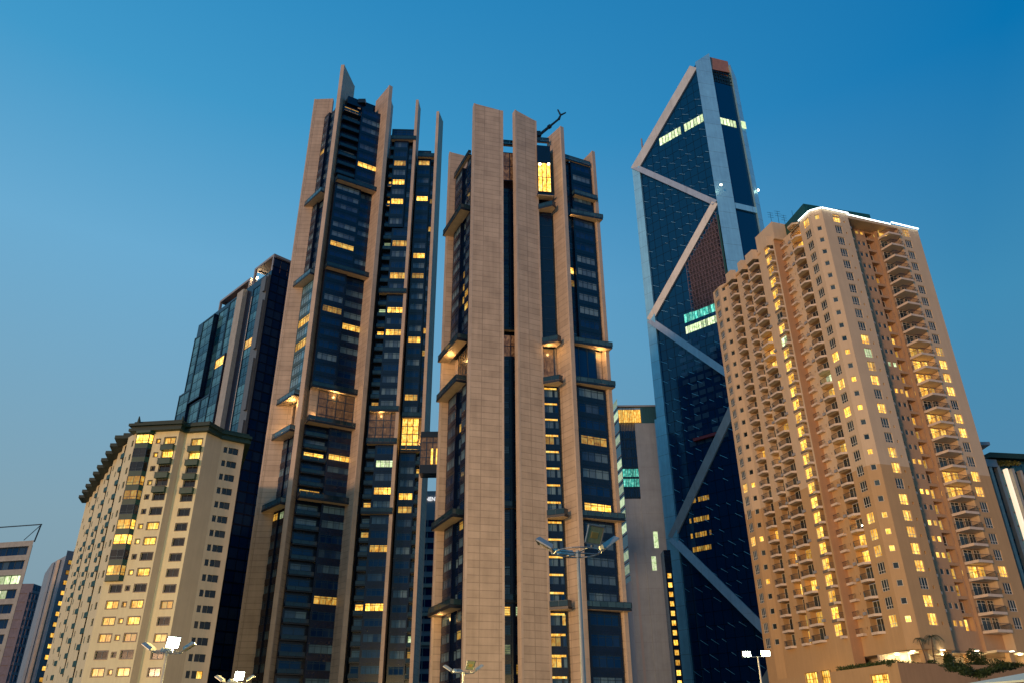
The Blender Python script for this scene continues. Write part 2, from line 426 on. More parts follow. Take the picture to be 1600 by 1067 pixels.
def lounge_glass(root, F, s0, s1, z0, z1, n, nc, nr, g, tone, wins=None):
    m = MB()
    for i in range(nc+1): x = s0+(s1-s0)*i/nc; m.box(F, x-.11, x+.11, n, n+.1, z0, z1, 0)
    for j in range(nr+1): z = z0+(z1-z0)*j/nr; m.box(F, s0+.11, s1-.11, n+.002, n+.085, z-.09, z+.09, 0)
    for i in range(nc):
        for j in range(nr):
            a, b = s0+(s1-s0)*i/nc, s0+(s1-s0)*(i+1)/nc; c, d = z0+(z1-z0)*j/nr, z0+(z1-z0)*(j+1)/nr
            m.rect(F, a, b, c, d, n+.03, g, tone*random.uniform(.7, 1.15) if g > 1 else tone)
    o = m.build('lounge_window', WM, root); return o
def warm_lamp(F, s_, n_, z_, e_):
    l = bpy.data.lights.new('terrace_lamp', 'POINT'); l.energy = e_*.16; l.color = (1, .55, .18); l.shadow_soft_size = .25
    lo = bpy.data.objects.new('terrace_lamp', l); col.objects.link(lo); lo.location = F.at(s_, n_, z_)
def boom(root_, base, pts, r, forks, name, label):
    o = thing(name, label, 'crane', base)
    m = MB()
    for a, b, r0, r1 in pts: m.tube(a, b, r0, r1, 8)
    m.build('jib', ['navy2'], o)
    f = MB()
    for a, b in forks: f.tube(a, b, r*.35, r*.25, 6)
    f.build('fork_arm', ['navy2'], o)
    m = MB(); F = Fr(base[:2], d=(1, 0)); m.box(F, -1.2, 1.2, -1.2, 1.2, base[2], base[2]+1.6, 0); m.build('slewing_base', ['navy2'], o)
    return o

# ------------------------------------------------------------------ tower A: left stone-finned tower
KA = 1.28
def PA(u, Y): return PU(u, Y*KA)
A = thing('residential_tower', 'taller of the two stone-finned towers, with knife-sharp uneven fins, beside the dark glass block', 'skyscraper', (-36*KA, 165*KA, 0), 'stone finned twin towers')
LA = [(570,262,1),(615,288,1),(614,320,1),(625,354,1),(660,307,1.1),(625,384,.35),(621,434,.5),(606,384,.4),(617,484,1),(613,518,1),(594,486,.8),(590,523,.9),
 (656,397,.8),(646,530,.8),(554,514,.7),(496,711,1),(528,712,.7),(596,729,1),(574,736,.7),(594,772,1),(633,780,.9),(586,956,1.1),(556,956,.9),(641,1006,10.8),
 (566,630,1),(597,631,.6),(645,697,1),(576,632,.6),(462,516,.3),(474,560,.3),(438,812,.3),(572,958,.9),(640,1030,.3),(575,790,.5)]
Fa1 = fin(A, PA(-.2873, 150), PA(-.2650, 158), zp(541,101,150*KA), zp(554,135,158*KA), 1.1)
Fa2 = fin(A, PA(-.2055, 153), PA(-.2258, 158), zp(608,133,153*KA), zp(588,158,158*KA), 1.2)
fin(A, PA(-.2010, 155), PA(-.1965, 161), zp(612,155,155*KA), zp(614,166,161*KA), .9)
fin(A, PA(-.1545, 155.5), PA(-.1500, 162), zp(656,156,155.5*KA), zp(658,170,162*KA), .8)
fin(A, PA(-.1190, 157), PA(-.1115, 163), zp(686,174,157*KA), zp(691,190,163*KA), .8)
Fa0 = fin(A, PA(-.3305, 155.8), PA(-.2990, 156.0), zp(492,155,155.8*KA), zp(525,154,156*KA), 1.5)
winT = Parts(A, 'window', ['mull', 'glassP', 'litW', 'litC', 'lounge']); winA = Parts(A, 'window', WM); balA = Parts(A, 'balcony', ['navy2'])
F1 = Fr(PA(-.2780, 150.9), d=(.86, .51)); sR = F1.su(-.2125)
zs1 = [0]+[F1.pz(x, y, 1.6)[1]+.5 for x, y in ((502.7,781.8),(514.9,663.3),(521.7,609.3),(541.9,425.5),(555.4,289.9))]+[zp(578,168,F1.Y(sR*.5))]
mid = sR*.47
seg = list(zip(zs1[:-1], zs1[1:]))
for i, (a, b) in enumerate(seg):
    if i == 2: continue
    lo = a
    if i in (0, 1):   un = [(.0, mid, 2, -1.2, 'balc'), (mid, sR, 4, .4, 'win')]
    elif i == 3:      un = [(.0, mid+.3, 4, .5, 'win'), (mid+.3, sR, 3, -.4, 'win')]
    elif i == 4:      un = [(.0, sR*.62, 4, .5, 'win'), (sR*.62, sR, 3, -.5, 'win')]
    else:             un = [(.0, mid-.4, 2, -1.4, 'balc'), (mid-.4, sR, 4, .4, 'win')]
    curtain(A, F1, un, [lo, b], winA, balA, LA, 3.6, -2.0, .45)
z2, z3 = zs1[2], zs1[3]
lounge_glass(A, F1, sR*.17, sR*.93, z2+.3, z3-.6, .3, 4, 4, 4, .55)
m = MB(); m.box(F1, 0, sR*.17-.02, -2, .1, z2, z3-.55, 0); m.box(F1, sR*.93+.02, sR, -2, .1, z2, z3-.55, 0); m.box(F1, sR*.17, sR*.93, -2.2, -1.5, z2, z3-.55, 0); m.build('lounge_wall', ['stone'], A)
for i, z in enumerate(zs1[1:6]):
    terrace(A, F1, -.2, sR+.3, 2.2 if i != 2 else 1.7, z)
# roof works above the first bay
m = MB(); m.box(F1, 1.0, sR*.75, -7, -.6, zs1[-1], zs1[-1]+3.0, 0); m.box(F1, sR*.62, sR*.95, -9, -5, zs1[-1]+3, zs1[-1]+7.5, 0)
m.box(F1, sR+1, sR+8.5, -16, -9, zs1[-1]-10, zs1[-1]+1, 0); m.build('roof_plant_room', ['navy'], A)
# narrow slot between the second and third fins
Fs = Fr(PA(-.2062, 159), PA(-.1985, 159.5)); ms = MB()
ms.rect(Fs, -.4, Fs.L+.4, 0, zp(600,230,159*KA), 0, 0)
ms.build('slot_glazing', ['navy'], A)
sw = Parts(A, 'slot_light', ['navy2', 'glassN', 'litW', 'litC'])
for i in range(50):
    z = 8+i*3.45
    if z > zp(600,232,159*KA)-4: break
    b = MB(); b.box(Fs, 0.05, Fs.L-.05, .02, .5, z, z+.35, 0)
    p = Fs.px(.7, .3, z+1.5); hh = hit([(599,385,1),(592,525,1.1),(590,485,.6),(566,633,1.2),(594,425,.6),(560,957,1.1)], p, 12, 6)
    l = hh if hh else (.28 if random.random() < .5 else .06)
    b.rect(Fs, .15, Fs.L-.15, z+.5, z+2.2, .05, 2, l*.8)
    sw.add(b, Fs.at(.5, 0, z), 3)
sw.flush()
# second frontal bay
F2 = Fr(PA(-.1945, 156), PA(-.1541, 156.3)); W2 = F2.L
zs2 = [0]+[F2.pz(x, y, 1.2)[1]+.4 for x, y in ((587.2,801.3),(595.8,692),(599.2,641.4),(612.7,457.6),(628.9,217.9))]+[zp(635,200,156*KA)]
for i, (a, b) in enumerate(zip(zs2[:-1], zs2[1:])):
    if i == 2: continue
    if i == 5: un = [(0, W2, 5, .2, 'win')]
    elif i == 4: un = [(0, .16*W2, 1, -.6, 'balc'), (.16*W2, .72*W2, 4, .6, 'win'), (.72*W2, W2, 2, -.9, 'balc')] 
    else: un = [(0, .30*W2, 1, -.8, 'balc'), (.30*W2, W2, 4, .6, 'win')]
    if i == 4:
        zm = zp(606, 352, 155*KA)
        curtain(A, F2, [(0, .14*W2, 1, -.6, 'balc'), (.14*W2, .70*W2, 4, .6, 'win'), (.70*W2, W2, 2, -.9, 'win')], [zm, b], winA, balA, LA, 3.6, -1.8)
        curtain(A, F2, [(0, .30*W2, 1, -.8, 'balc'), (.30*W2, W2, 4, .6, 'win')], [a, zm], winA, balA, LA, 3.6, -1.8)
    else: curtain(A, F2, un, [a, b], winA, balA, LA, 3.6, -1.8)
lounge_glass(A, F2, .05, W2-.05, zs2[2]+.3, zs2[3]-.5, .1, 4, 4, 4, .7)
for i, z in enumerate(zs2[1:6]): terrace(A, F2, 0, W2, 1.4, z, .5)
# third bay, set back, with narrow stair windows beside the last fin
F3 = Fr(PA(-.1495, 158.5), PA(-.1175, 158.8)); W3 = F3.L
z3a, z3b, z3t = zp(646,650,158*KA), zp(643,702,158*KA), zp(667,232,158*KA)
curtain(A, F3, [(0, .66*W3, 3, .3, 'win'), (.66*W3, W3, 1, -1.0, 'balc')], [0, z3b], winA, balA, LA, 3.55, -1.8)
curtain(A, F3, [(0, .66*W3, 3, .3, 'win'), (.66*W3, W3, 1, -1.0, 'win')], [z3a+.3, z3t], winA, balA, LA, 3.55, -1.8)
lounge_glass(A, F3, .1, .72*W3, z3b+.2, z3a-.4, .2, 3, 4, 2, .8)
m = MB(); m.box(F3, .72*W3+.1, W3, -2, -.5, z3b, z3a, 0); m.build('lounge_wall', ['stone'], A)
for z in (z3a, z3b, z3t-3.5): terrace(A, F3, 0, W3, 1.3, z, .5)
# left side: glazing running back to the far fin, slanting terraces
F0 = Fr(PA(-.2885, 151.5), PA(-.3068, 156.2)); W0 = F0.L
zs0 = [0]+[F0.off(0, 2.6).pz(x, y)[1]+.4 for x, y in ((405,799.7),(420.5,688.6),(427.9,634.6),(453.2,451.5),(472.4,324.4))]+[zp(527,168,153*KA)]
for i, (a, b) in enumerate(zip(zs0[:-1], zs0[1:])):
    if i == 2: continue
    if i == 3: curtain(A, F0, [(0, W0, 5, .3, 'win')], [a, b], winT, balA, [(474, 507, .5), (470, 540, .35)], 3.6, -2.0, .0, ('tealsp', 'glassN'), .35, .7)
    else: curtain(A, F0, [(0, .3*W0, 1, -.9 if i < 2 else 0, 'win'), (.3*W0, .62*W0, 2, -.2, 'win'), (.62*W0, W0, 2, .5 if i > 2 else .1, 'win')], [a, b], winA, balA, [e for e in LA if e[0] < 480], 3.6, -2.0, .12)
m = MB(); m.box(F0, .3*W0, W0, -2, -1.2, zs0[2], zs0[3], 0); m.box(F0, 0, .3*W0, -2, .2, zs0[2], zs0[3], 0); m.build('lounge_wall', ['stone'], A)
lounge_glass(A, F0, .35*W0, .9*W0, zs0[2]+.5, zs0[3]-1, -1.1, 3, 3, 4, .35)
for i, z in enumerate(zs0[1:6]): terrace(A, F0, -.4, W0+1.6, 2.6, z, .6, gt=2.2)
zr = zs1[-1]-1
core = MB()
core.prism([PA(-.305, 158.3), F1.at(0, -2.3)[:2], F1.at(sR, -2.3)[:2], PA(-.2062, 160.6), PA(-.1985, 160.8), F2.at(0, -2)[:2], F2.at(W2, -2)[:2], PA(-.14, 176), PA(-.20, 186), PA(-.30, 180)], 0, zr-14, 0)
core.prism([PA(-.303, 158.5), F1.at(0, -2.4)[:2], F1.at(sR, -2.4)[:2], PA(-.2075, 162), PA(-.21, 172), PA(-.30, 172)], zr-14, zr-1, 0)
core.prism([PA(-.15, 160.2), F3.at(W3, -2)[:2], PA(-.125, 176), PA(-.14, 176)], 0, z3t-1, 0)
core.build('tower_core', ['navy'], A)
winA.flush(); balA.flush(); winT.flush()
for F_, s_, n_, z_, e_ in ((F0, 3, 1.4, zs0[3]-1.5, 2600), (F0, 6.5, 1.4, zs0[2]+2.5, 1200), (F1, sR*.5, 1.2, zs1[3]-1.5, 2200), (F1, 1.5, 1.0, zs1[2]+2.0, 500), (F2, W2*.4, .9, zs2[3]-1.2, 1200), (F3, .85*W3, .5, z3b+2.5, 700)): warm_lamp(F_, s_, n_, z_, e_)
bb = F1.at(2.2, -3, zs1[-1]+3)
def ray_at(px, py, Y): u, w_ = uw(px, py); return (u*Y, Y, EYE+w_*Y)
YA = bb[1]
boom(A, ray_at(565, 172, YA)[:2]+(zs1[-1]+1.5,), [(ray_at(564,171,YA), ray_at(558,168,YA), .45, .35), (ray_at(558,168,YA), ray_at(556.5,164.5,YA), .35, .25)], .8,
     [(ray_at(556.5,164.5,YA), ray_at(553.5,164,YA)), (ray_at(556.5,164.5,YA), ray_at(556.7,158,YA))], 'roof_crane', 'small curled black roof crane beside the tallest knife-sharp stone fin')

# ------------------------------------------------------------------ tower B: right stone-finned tower
B = thing('residential_tower', 'stone-finned tower with two very broad fins and a long crane arm on its roof', 'skyscraper', (0, 172, 0), 'stone finned twin towers')
LB = [(892.6,430,1),(915,438,.6),(897,515.5,1.1),(931,789,1.1),(918,790,.8),(718,954.6,.9),(709,921,.7),(949.6,1022,1),(810,1054,.8),(793,951,.7),(807,951,.6),(726,1037,.3),(744,400,.3),
      (717,470,.3),(795,1010,.25),(727,455,.3)]
fin(B, PU(-.0607, 160), PU(-.0118, 162), zp(740.6,161.5,160), zp(785,173.5,162), 1.6)
fin(B, PU(.0082, 162), PU(.0433, 164.9), zp(805,171.5,162), zp(838,190,165), 1.5)
fin(B, PU(.0832, 163), PU(.0600, 168), zp(875,197,163), zp(853,216,168), 1.0)
fin(B, PU(.1325, 168), PU(.1056, 174), zp(925.5,235.6,168), zp(901,260,174), .9)
fin(B, PU(-.0988, 174.9), (-10.3, 176.6), zp(702.4,237.2,174.9), zp(737,245,176), 1.5)
winB = Parts(B, 'window', WM); balB = Parts(B, 'balcony', ['navy2'])
# left return
G0 = Fr((-10.3, 163.9), d=(-.418, .908)); V0 = G0.su(-.0862)
Gs = G0.off(0, 2.6)
zl = [0]+[Z(uw(x, y)[1], Gs.Y(Gs.su(-.0935)))+.5 for x, y in ((684.5,956.1),(688.1,818.2),(695.4,612.9),(696.6,550),(704,350.3))]+[zp(720.5,270.7,172)]
for i, (a, b) in enumerate(zip(zl[:-1], zl[1:])):
    if i == 3: continue
    curtain(B, G0, [(0, .25*V0, 1, .1, 'win'), (.25*V0, .52*V0, 2, -.5, 'win'), (.52*V0, V0, 3, .3, 'win')], [a, b], winB, balB, LB, 3.65, -1.8, .2)
for i, z in enumerate(zl[1:6]): terrace(B, G0, .3, V0+2.2, 2.6, z, .6, gt=.25)
terrace(B, G0, .3, V0, .8, zl[-1], .4, gt=.25)
lounge_glass(B, G0, .2*V0, .75*V0, zl[3]+.3, zl[4]-.7, -1.0, 4, 3, 4, .2)
m = MB(); m.box(G0, 0, V0, -2, -1.2, zl[3], zl[4]-.6, 0); m.build('lounge_wall', ['stone'], B)
# slot between the two broad fins
G1 = Fr((-2.6, 166.5), (2.2, 167.2)); g1z = [0, zp(799,936,166), zp(799,789,166), zp(798,553,166)+.3]
sA, sB = G1.su(-.0135), G1.su(.0105)
topz = zp(797, 224, 166); s3 = (sA+sB)/2
for a, b in ((g1z[0], g1z[1]), (g1z[1], g1z[2]), (g1z[2], g1z[3]), (zp(798,515,166), zp(797,291,166))):
    curtain(B, G1, [(sA, s3-.35, 1, 0, 'slat'), (s3-.35, s3+.35, 1, .3, 'void'), (s3+.35, sB, 1, 0, 'slat')], [a, b], winB, balB, LB, 3.65, -1.6, .3)
m = MB(); m.box(G1, s3-.38, s3+.38, -1.6, .35, 0, g1z[3]-.6, 0); m.box(G1, s3-.2, sB, -1.6, .1, zp(798,512,166), zp(797,300,166), 0)
m.build('riser_panel', ['navy'], B)
lounge_glass(B, G1, sA, sB, zp(797,279,166), zp(797,236,166), 0, 2, 2, 4, .8)
lounge_glass(B, G1, sA, sB, zp(798,553,166), zp(798,520,166), -.4, 2, 2, 4, 1.0)
terrace(B, G1, sA, sB, .8, topz, .5); terrace(B, G1, sA, sB, 1.0, zp(798,515,166)+.4, .5, rail=False)
for z in g1z[1:3]: terrace(B, G1, sA, sB, .6, z, .5)
# bay between second and third fins
G2 = Fr((7.6, 165.8), (10.4, 166.2)); q0, q1 = G2.su(.0440)-.4, G2.su(.0612)+.3
zm_ = [0]+[zp(x, y, 162.5)+.4 for x, y in ((890.8,947.8),(885.3,802.8),(876.5,592),(874,530),(865.5,318.5))]
LM = [(864+i*.9*1.2, 604+i*24.5, .32) for i in range(0)]
for i, (a, b) in enumerate(zip(zm_[:-1], zm_[1:])):
    if i == 3: continue
    if i == 4:
        m = MB(); m.box(G2, q0, q1, -2, 0, a, b, 0)
        for j in range(1, 14): m.box(G2, q0, q1, 0.001, .04, a+j*3.4, a+j*3.4+.2, 1)
        m.build('dark_panel_wall', ['navy', 'mull'], B); continue
    curtain(B, G2, [(q0, q0+(q1-q0)*.70, 2, 0, 'win'), (q0+(q1-q0)*.70, q1, 1, .0, 'win')], [a, b], winB, balB, LB, 3.65, -1.8, .1)
    nf = round((b-a-.5)/3.65); ph = (b-.5-a)/nf
    for k in range(nf):
        mb = MB(); mb.rect(G2, q0+.1, q1-.4, a+k*ph+ph-.85, a+k*ph+ph-.46, .10, 0, .55); mb.build('ceiling_light_strip', ['litW'], B)
lounge_glass(B, G2, q0+(q1-q0)*.1, q1-.6, zm_[3]+.2, zm_[4]-.7, -.6, 1, 1, 4, .75)
m = MB(); m.box(G2, q0, q1, -2, -.8, zm_[3], zm_[4]-.6, 0); m.build('lounge_wall', ['stone'], B)
for z in zm_[1:6]:
    t = MB(); P = [G2.at(q0, 0)[:2], G2.at(q1+.2, 0)[:2], G2.at(q1+.8, 2.3)[:2], G2.at(q1-.3, 3.2)[:2], G2.at(q0, 1.2)[:2]]
    t.prism(P, z-.5, z, 0); t.prism([G2.at(q0, 0.1)[:2], G2.at(q1, .1)[:2], G2.at(q1+.6, 2.2)[:2], G2.at(q1-.3, 3.0)[:2], G2.at(q0, 1.1)[:2]], z-.56, z-.52, 1)
    o = t.build('terrace', ['navy2', 'soffit'], B)
    r = MB(); e1, e2, e3 = G2.at(q0, 1.15)[:2], G2.at(q1-.3, 3.1)[:2], G2.at(q1+.7, 2.3)[:2]
    for u_, v_ in ((e1, e2), (e2, e3)):
        Fq = Fr(u_, v_); r.join(balustrade(Fq, 0, Fq.L, 0, z, glass_t=.2))
    r.build('balustrade', ['mull', 'rail'], o)
# bright double-height penthouse lounge
zA, zB = zp(852, 318, 164)+1.2, zp(848, 248, 164)
zpa, zpb = zp(850, 297, 164), zp(850, 252, 164)
lounge_glass(B, G2, q0+.1, q1-.1, zpa, zpb, 1.2, 3, 2, 2, 1.15)
m = MB(); m.box(G2, q0, q1, -2, 1.1, zpa-1.5, zpb+.3, 0); m.box(G2, q0, q1, -3, 1.3, zpb+.3, zp(850,225,164), 0); m.box(G2, q0-.3, q1+.5, 0, 2.0, zpa-1.5, zpa-1.1, 0)
m.build('penthouse_frame', ['navy'], B)
m = MB(); m.box(G2, q0-.2, q1+.4, 0, 1.9, zpa-1.7, zpa-1.52, 0); m.build('penthouse_soffit', ['soffit'], B)
for px_ in (843.5, 857):
    a, zz = G2.pz(px_, 257, 1.2); mb = MB(); c = G2.at(a, 1.35, zz)
    mb.tube((c[0], c[1]-.1, c[2]), (c[0], c[1]+.05, c[2]), .35, .35, 10); mb.build('ceiling_lamp', ['downl'], B)
terrace(B, G2, q0, q1, .5, zp(850, 222, 166), .5)
# right face
G3 = Fr((13.9, 165.2), d=(.908, .418)); r0, r1 = G3.su(.0850)-.6, G3.su(.1268)
Gc = G3.off(0, 2.2); yc = Gc.Y(Gc.su(.1365))
zr_ = [0]+[zp(x, y, yc)+.5 for x, y in ((982.7,953),(974.2,812),(959.9,603.3),(956,542.5),(939.5,341.4))]+[zp(905, 258, 168)]
LBR = LB
for i, (a, b) in enumerate(zip(zr_[:-1], zr_[1:])):
    W = r1-r0
    if i == 3: continue
    if i in (4, 5): un = [(r0, r0+.30*W, 1, -.4, 'slat'), (r0+.30*W, r1, 4, .3, 'win')]
    else: un = [(r0, r0+.14*W, 1, -.6, 'slat'), (r0+.14*W, r1, 4, .2, 'win')]
    curtain(B, G3, un, [a, b], winB, balB, LBR, 3.65, -1.8, .3)
W = r1-r0
for i, z in enumerate(zr_[1:6]):
    sw_ = r0+(.18*W if i == 4 else 0)
    t = MB(); P = [G3.at(sw_, 0)[:2], G3.at(r1, 0)[:2], G3.at(r1+.6, -3)[:2], G3.at(r1+1.6, -3)[:2], G3.at(r1+1.6, 2.2)[:2], G3.at(sw_, 1.1)[:2]]
    t.prism(P, z-.5, z, 0)
    t.prism([G3.at(sw_, .1)[:2], G3.at(r1+.2, .1)[:2], G3.at(r1+.6, -3)[:2], G3.at(r1+1.5, -3)[:2], G3.at(r1+1.5, 2.1)[:2], G3.at(sw_, 1.0)[:2]], z-.56, z-.52, 1)
    o = t.build('terrace', ['navy2', 'soffit'], B); r = MB()
    for u_, v_ in ((P[5], P[4]), (P[4], P[3])): Fq = Fr(u_, v_); r.join(balustrade(Fq, 0, Fq.L, -.05, z, glass_t=.5))
    r.build('balustrade', ['mull', 'rail'], o)
lounge_glass(B, G3, r0, r1-.22*W, zr_[3]+.3, zr_[4]-.6, 0, 3, 1, 1, .0)
m = MB(); m.box(G3, r1-.22*W, r1, -2, -.6, zr_[3], zr_[4]-.6, 0); m.build('lounge_wall', ['stone'], B)
terrace(B, G3, r0, r1, .6, zr_[-1], .5, gt=.6); terrace(B, G3, r0+.3*W, r1+.8, 1.6, zp(930, 325, 171)+.3, .5, gt=.6)
m = MB(); m.box(G3, r0-.3, r0+2.6, -4, -.4, zr_[-1]-1, zp(888, 250, 166), 0); m.build('roof_plant_room', ['navy'], B)
core = MB()
core.prism([G0.at(V0, -2)[:2], G0.at(1, -2)[:2], (-2.8, 168.2), (2.4, 168.9), G2.at(q0, -2.1)[:2], G2.at(q1, -2.1)[:2], G3.at(r0, -2)[:2], G3.at(r1, -2)[:2], (24, 190), (10, 198), (-8, 196)], 0, zr_[-1]-2, 0)
core.prism([(-9, 170), (-2.8, 168.4), (2.4, 169.1), (10, 169.5), (11, 182), (-8, 182)], zr_[-1]-2, topz-1.0, 0)
core.build('tower_core', ['navy'], B)
winB.flush(); balB.flush()
for F_, s_, n_, z_, e_ in ((G0, 8, 1.4, zl[4]-1.5, 2200), (G0, 4, 1.4, zl[3]+2.5, 1200), (G0, 9, 1.4, zl[1]-1.4, 900), (G2, (q0+q1)/2, 1.0, zm_[4]-1.5, 1300), (G3, r1-1.0, .8, zr_[4]-1.6, 1500), (G3, r0+1, 1.2, zr_[5]-1.4, 700)): warm_lamp(F_, s_, n_, z_, e_)
YB = 170
boom(B, ray_at(838, 216, YB), [(ray_at(838,215,YB), ray_at(843,210.5,YB), .75, .75), (ray_at(842,211.5,YB), ray_at(858,198.5,YB), .42, .40), (ray_at(857,199.2,YB), ray_at(860,196.8,YB), .6, .6), (ray_at(859,197.6,YB), ray_at(873.5,185.8,YB), .32, .28), (ray_at(873,186.5,YB), ray_at(876,180,YB), .40, .25)], .8,
     [(ray_at(876,180,YB), ray_at(871.5,171.5,YB)), (ray_at(876,180,YB), ray_at(884,176,YB))], 'roof_crane', 'long black telescopic crane arm reaching up right from the roof of the middle tower')

# sky bridge between the two towers
YS = 196
S = thing('sky_bridge', 'small enclosed glass bridge high in the gap between the two stone-finned towers, pink lamps inside', 'bridge', PU(-.11, YS)+(0,))
Fb = Fr(PU(-.1230, YS), PU(-.0900, YS)); zb0, zb1, zb2, zb3 = [zp(675, y, YS) for y in (738, 725, 682, 673)]
m = MB(); m.box(Fb, 0, Fb.L, -4, 0, zb0, zb1, 0); m.build('deck', ['navy2'], S); m = MB(); m.box(Fb, 0, Fb.L, -4, 0, zb3-1.6, zb3, 0); m.build('roof', ['navy2'], S)
lounge_glass(S, Fb, 0, Fb.L, zb1, zb2+.6, -.2, 4, 4, 4, .5).name = 'glazing'
m = MB(); m.box(Fb, 0, Fb.L, -4, -.3, zb2-.2, zb2+1, 0); m.build('ceiling', ['copper'], S)
for px_ in (674.5, 682.5):
    a, zz = Fb.pz(px_, 718, .1); m = MB(); m.box(Fb, a-.25, a+.25, .02, .12, zz-1, zz+3.2, 0); m.build('lamp', ['litW'], S)
    for p in m.t: pass
for o in S.children:
    if o.name.startswith('lamp'): o.data.attributes['tone'].data.foreach_set('value', [.9]*len(o.data.polygons))

# ------------------------------------------------------------------ hotel with green eaves, left
H = thing('hotel', 'cream high-rise with dark green stepped eaves and green balcony boxes, below the dark glass block', 'hotel', (-72, 165, 0))
LH = [(261,687,.7),(257,709,1),(246,687,.8),(241,708,.8),(232,751,.8),(214,770,.5),(208,778,.7),(197,824,1),(192,847,1),(184,895,.8),(236,821,.8),(231,845,.8),(219,820,.9),(214,844,.9),
 (222,893,.9),(204,892,.9),(174,945,.8),(213,943,.9),(194,942,.6),(169,970,.8),(207,969,.9),(189,967,.8),(163,997,.35),(202,996,.15),(183,994,.8),(152,1050,.8),(191,1050,.9),(172,1048,.8),
 (303,694,.5),(300,715,1),(266,899,.7),(257,948,.3),(249,999,.6),(354,712,1.3),(353,757,11),(338,867,.8),(328,912,.8),(324,960,.7),(310,955,.5),(311,1007,.7),(101,991,.8),(316,1058,.6),
 (202,700,1.3),(212,716,.4)]
hp = lambda x, y: (x/2.104, 560+y/2.104)
q0_ = PU(-.505, 155); P1 = Fr(q0_, d=(.993, -.12)); L1 = P1.su(-.448)
a1_ = P1.at(L1)[:2]; R1 = Fr(a1_, d=(.37, .93)); Lr1 = 1.7
a2_ = R1.at(Lr1)[:2]; P2 = Fr(a2_, d=(.993, -.12)); L2 = P2.su(-.4108)
a3_ = P2.at(L2)[:2]; R2 = Fr(a3_, d=(.37, .93)); Lr2 = R2.su(-.3880)
a4_ = R2.at(Lr2)[:2]; P3 = Fr(a4_, d=(.80, .60)); L3 = P3.su(-.3580)
a5_ = P3.at(L3)[:2]
TOP = zp(278, 671, 154)
PH = 2.945; zc0 = P1.pz(*hp(545, 268))[1]
winH = Parts(H, 'window', ['mull', 'glassH', 'litW', 'litC', 'lounge'], 100)
GBOX = []
def hcol(F, sc_, wd, ht, rows, lst=LH, nc=2, tone=(.15, .4), depth=.28, dark=.7, trim='navy2'):
    holes = []
    for k in rows:
        z = zc0-PH*k
        holes.append((z-ht/2, z+ht/2))
        c = F.at(sc_, 0, z); p = proj(*c); h = hit(lst, p, 6.5 if wd > 1.2 else 4.5, 5)
        if h: g, t = (3, h-10) if h > 9 else (2, h)
        else: g, t = 1, (0 if random.random() < dark else random.uniform(*tone))
        m = window(F, sc_-wd/2, sc_+wd/2, z-ht/2, z+ht/2, -depth, nc, 0, .08, g, t)
        winH.add(m, c, wd*ht)
    return (sc_-wd/2, sc_+wd/2, holes)
def surround(F, col_, mb):
    a, b, hs_ = col_
    for c, d in hs_:
        for (p, q, r, s) in ((a-.14, b+.14, d, d+.14), (a-.14, b+.14, c-.14, c), (a-.14, a, c, d), (b, b+.14, c, d)): mb.box(F, p, q, -.02, .05, r, s, 0)
wall = MB(); sur = MB(); NR = 22
sA1 = P1.pz(*hp(404, 1030))[0]; sQ = P1.pz(*hp(362, 1026))[0]; sA0 = P1.pz(*hp(320, 1031))[0]
ca = hcol(P1, sA1, 2.35, 1.35, range(NR)); cq = hcol(P1, sQ, .75, .8, range(NR), nc=1, dark=.9)
cb = hcol(P1, sA0, 2.35, 1.35, range(10, NR))
sB0, sB1 = .3, min(sQ-.75, 3.4)
bayz = zc0+1.9, zc0-PH*9.5
cols = [ca, cq]
cb = (max(cb[0], .25), cb[1], cb[2])
hb = (sB0, sB1)
# wall with the bay-window strip cut out above the paired windows
holewall(wall, P1, hb[1] if hb[1] > cb[1] else cb[1]+.05, L1, 0, TOP, cols, 0, .3, 0)
lim = hb[1] if hb[1] > cb[1] else cb[1]+.05
holewall(wall, P1, 0, lim, 0, bayz[1], [cb], 0, .3, 0)
wall.rect(P1, 0, lim, bayz[0], TOP, 0, 0); wall.rect(P1, 0, .3, bayz[1], bayz[0], 0, 0)
for c in cols+[cb]: surround(P1, c, sur)
for k in range(10):
    z = zc0-PH*k; m = MB()
    F = P1; pr = [F.at(.3, 0)[:2], F.at(.75, .9)[:2], F.at(lim-.45, .9)[:2], F.at(lim, 0)[:2]]
    sp = MB(); sp.prism(pr, z-PH/2-.15, z-PH/2+.85, 0); sp.build('bay_spandrel', ['green'], H)
    p = proj(*F.at(lim/2, .9, z)); h = {0: 1.3, 3: .35, 4: .25, 6: .8, 7: .9, 9: .55}.get(k, 0)
    g, t = (2, h) if h else (1, .15)
    for u_, v_ in ((pr[0], pr[1]), (pr[1], pr[2]), (pr[2], pr[3])):
        Fq = Fr(u_, v_); m.join(window(Fq, .03, Fq.L-.03, z-PH/2+.86, z+PH/2-.16, -.05, 2 if Fq.L > 1.5 else 1, .3, .08, g, t))
    m.build('bay_window', ['mull', 'glassH', 'litW', 'litC', 'lounge'], H)
m = MB(); m.prism([P1.at(.1, 0)[:2], P1.at(.6, 1.2)[:2], P1.at(lim-.3, 1.2)[:2], P1.at(lim+.1, 0)[:2]], bayz[0]-.3, bayz[0]+.2, 0); m.build('bay_canopy', ['green'], H)
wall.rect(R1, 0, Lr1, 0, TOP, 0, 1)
s2w = P2.pz(*hp(505, 1035))[0]; z2 = 0
c2 = hcol(P2, s2w, 2.3, 1.35, range(NR)); holewall(wall, P2, 0, L2, 0, TOP, [c2], 0, .3, 0); surround(P2, c2, sur)
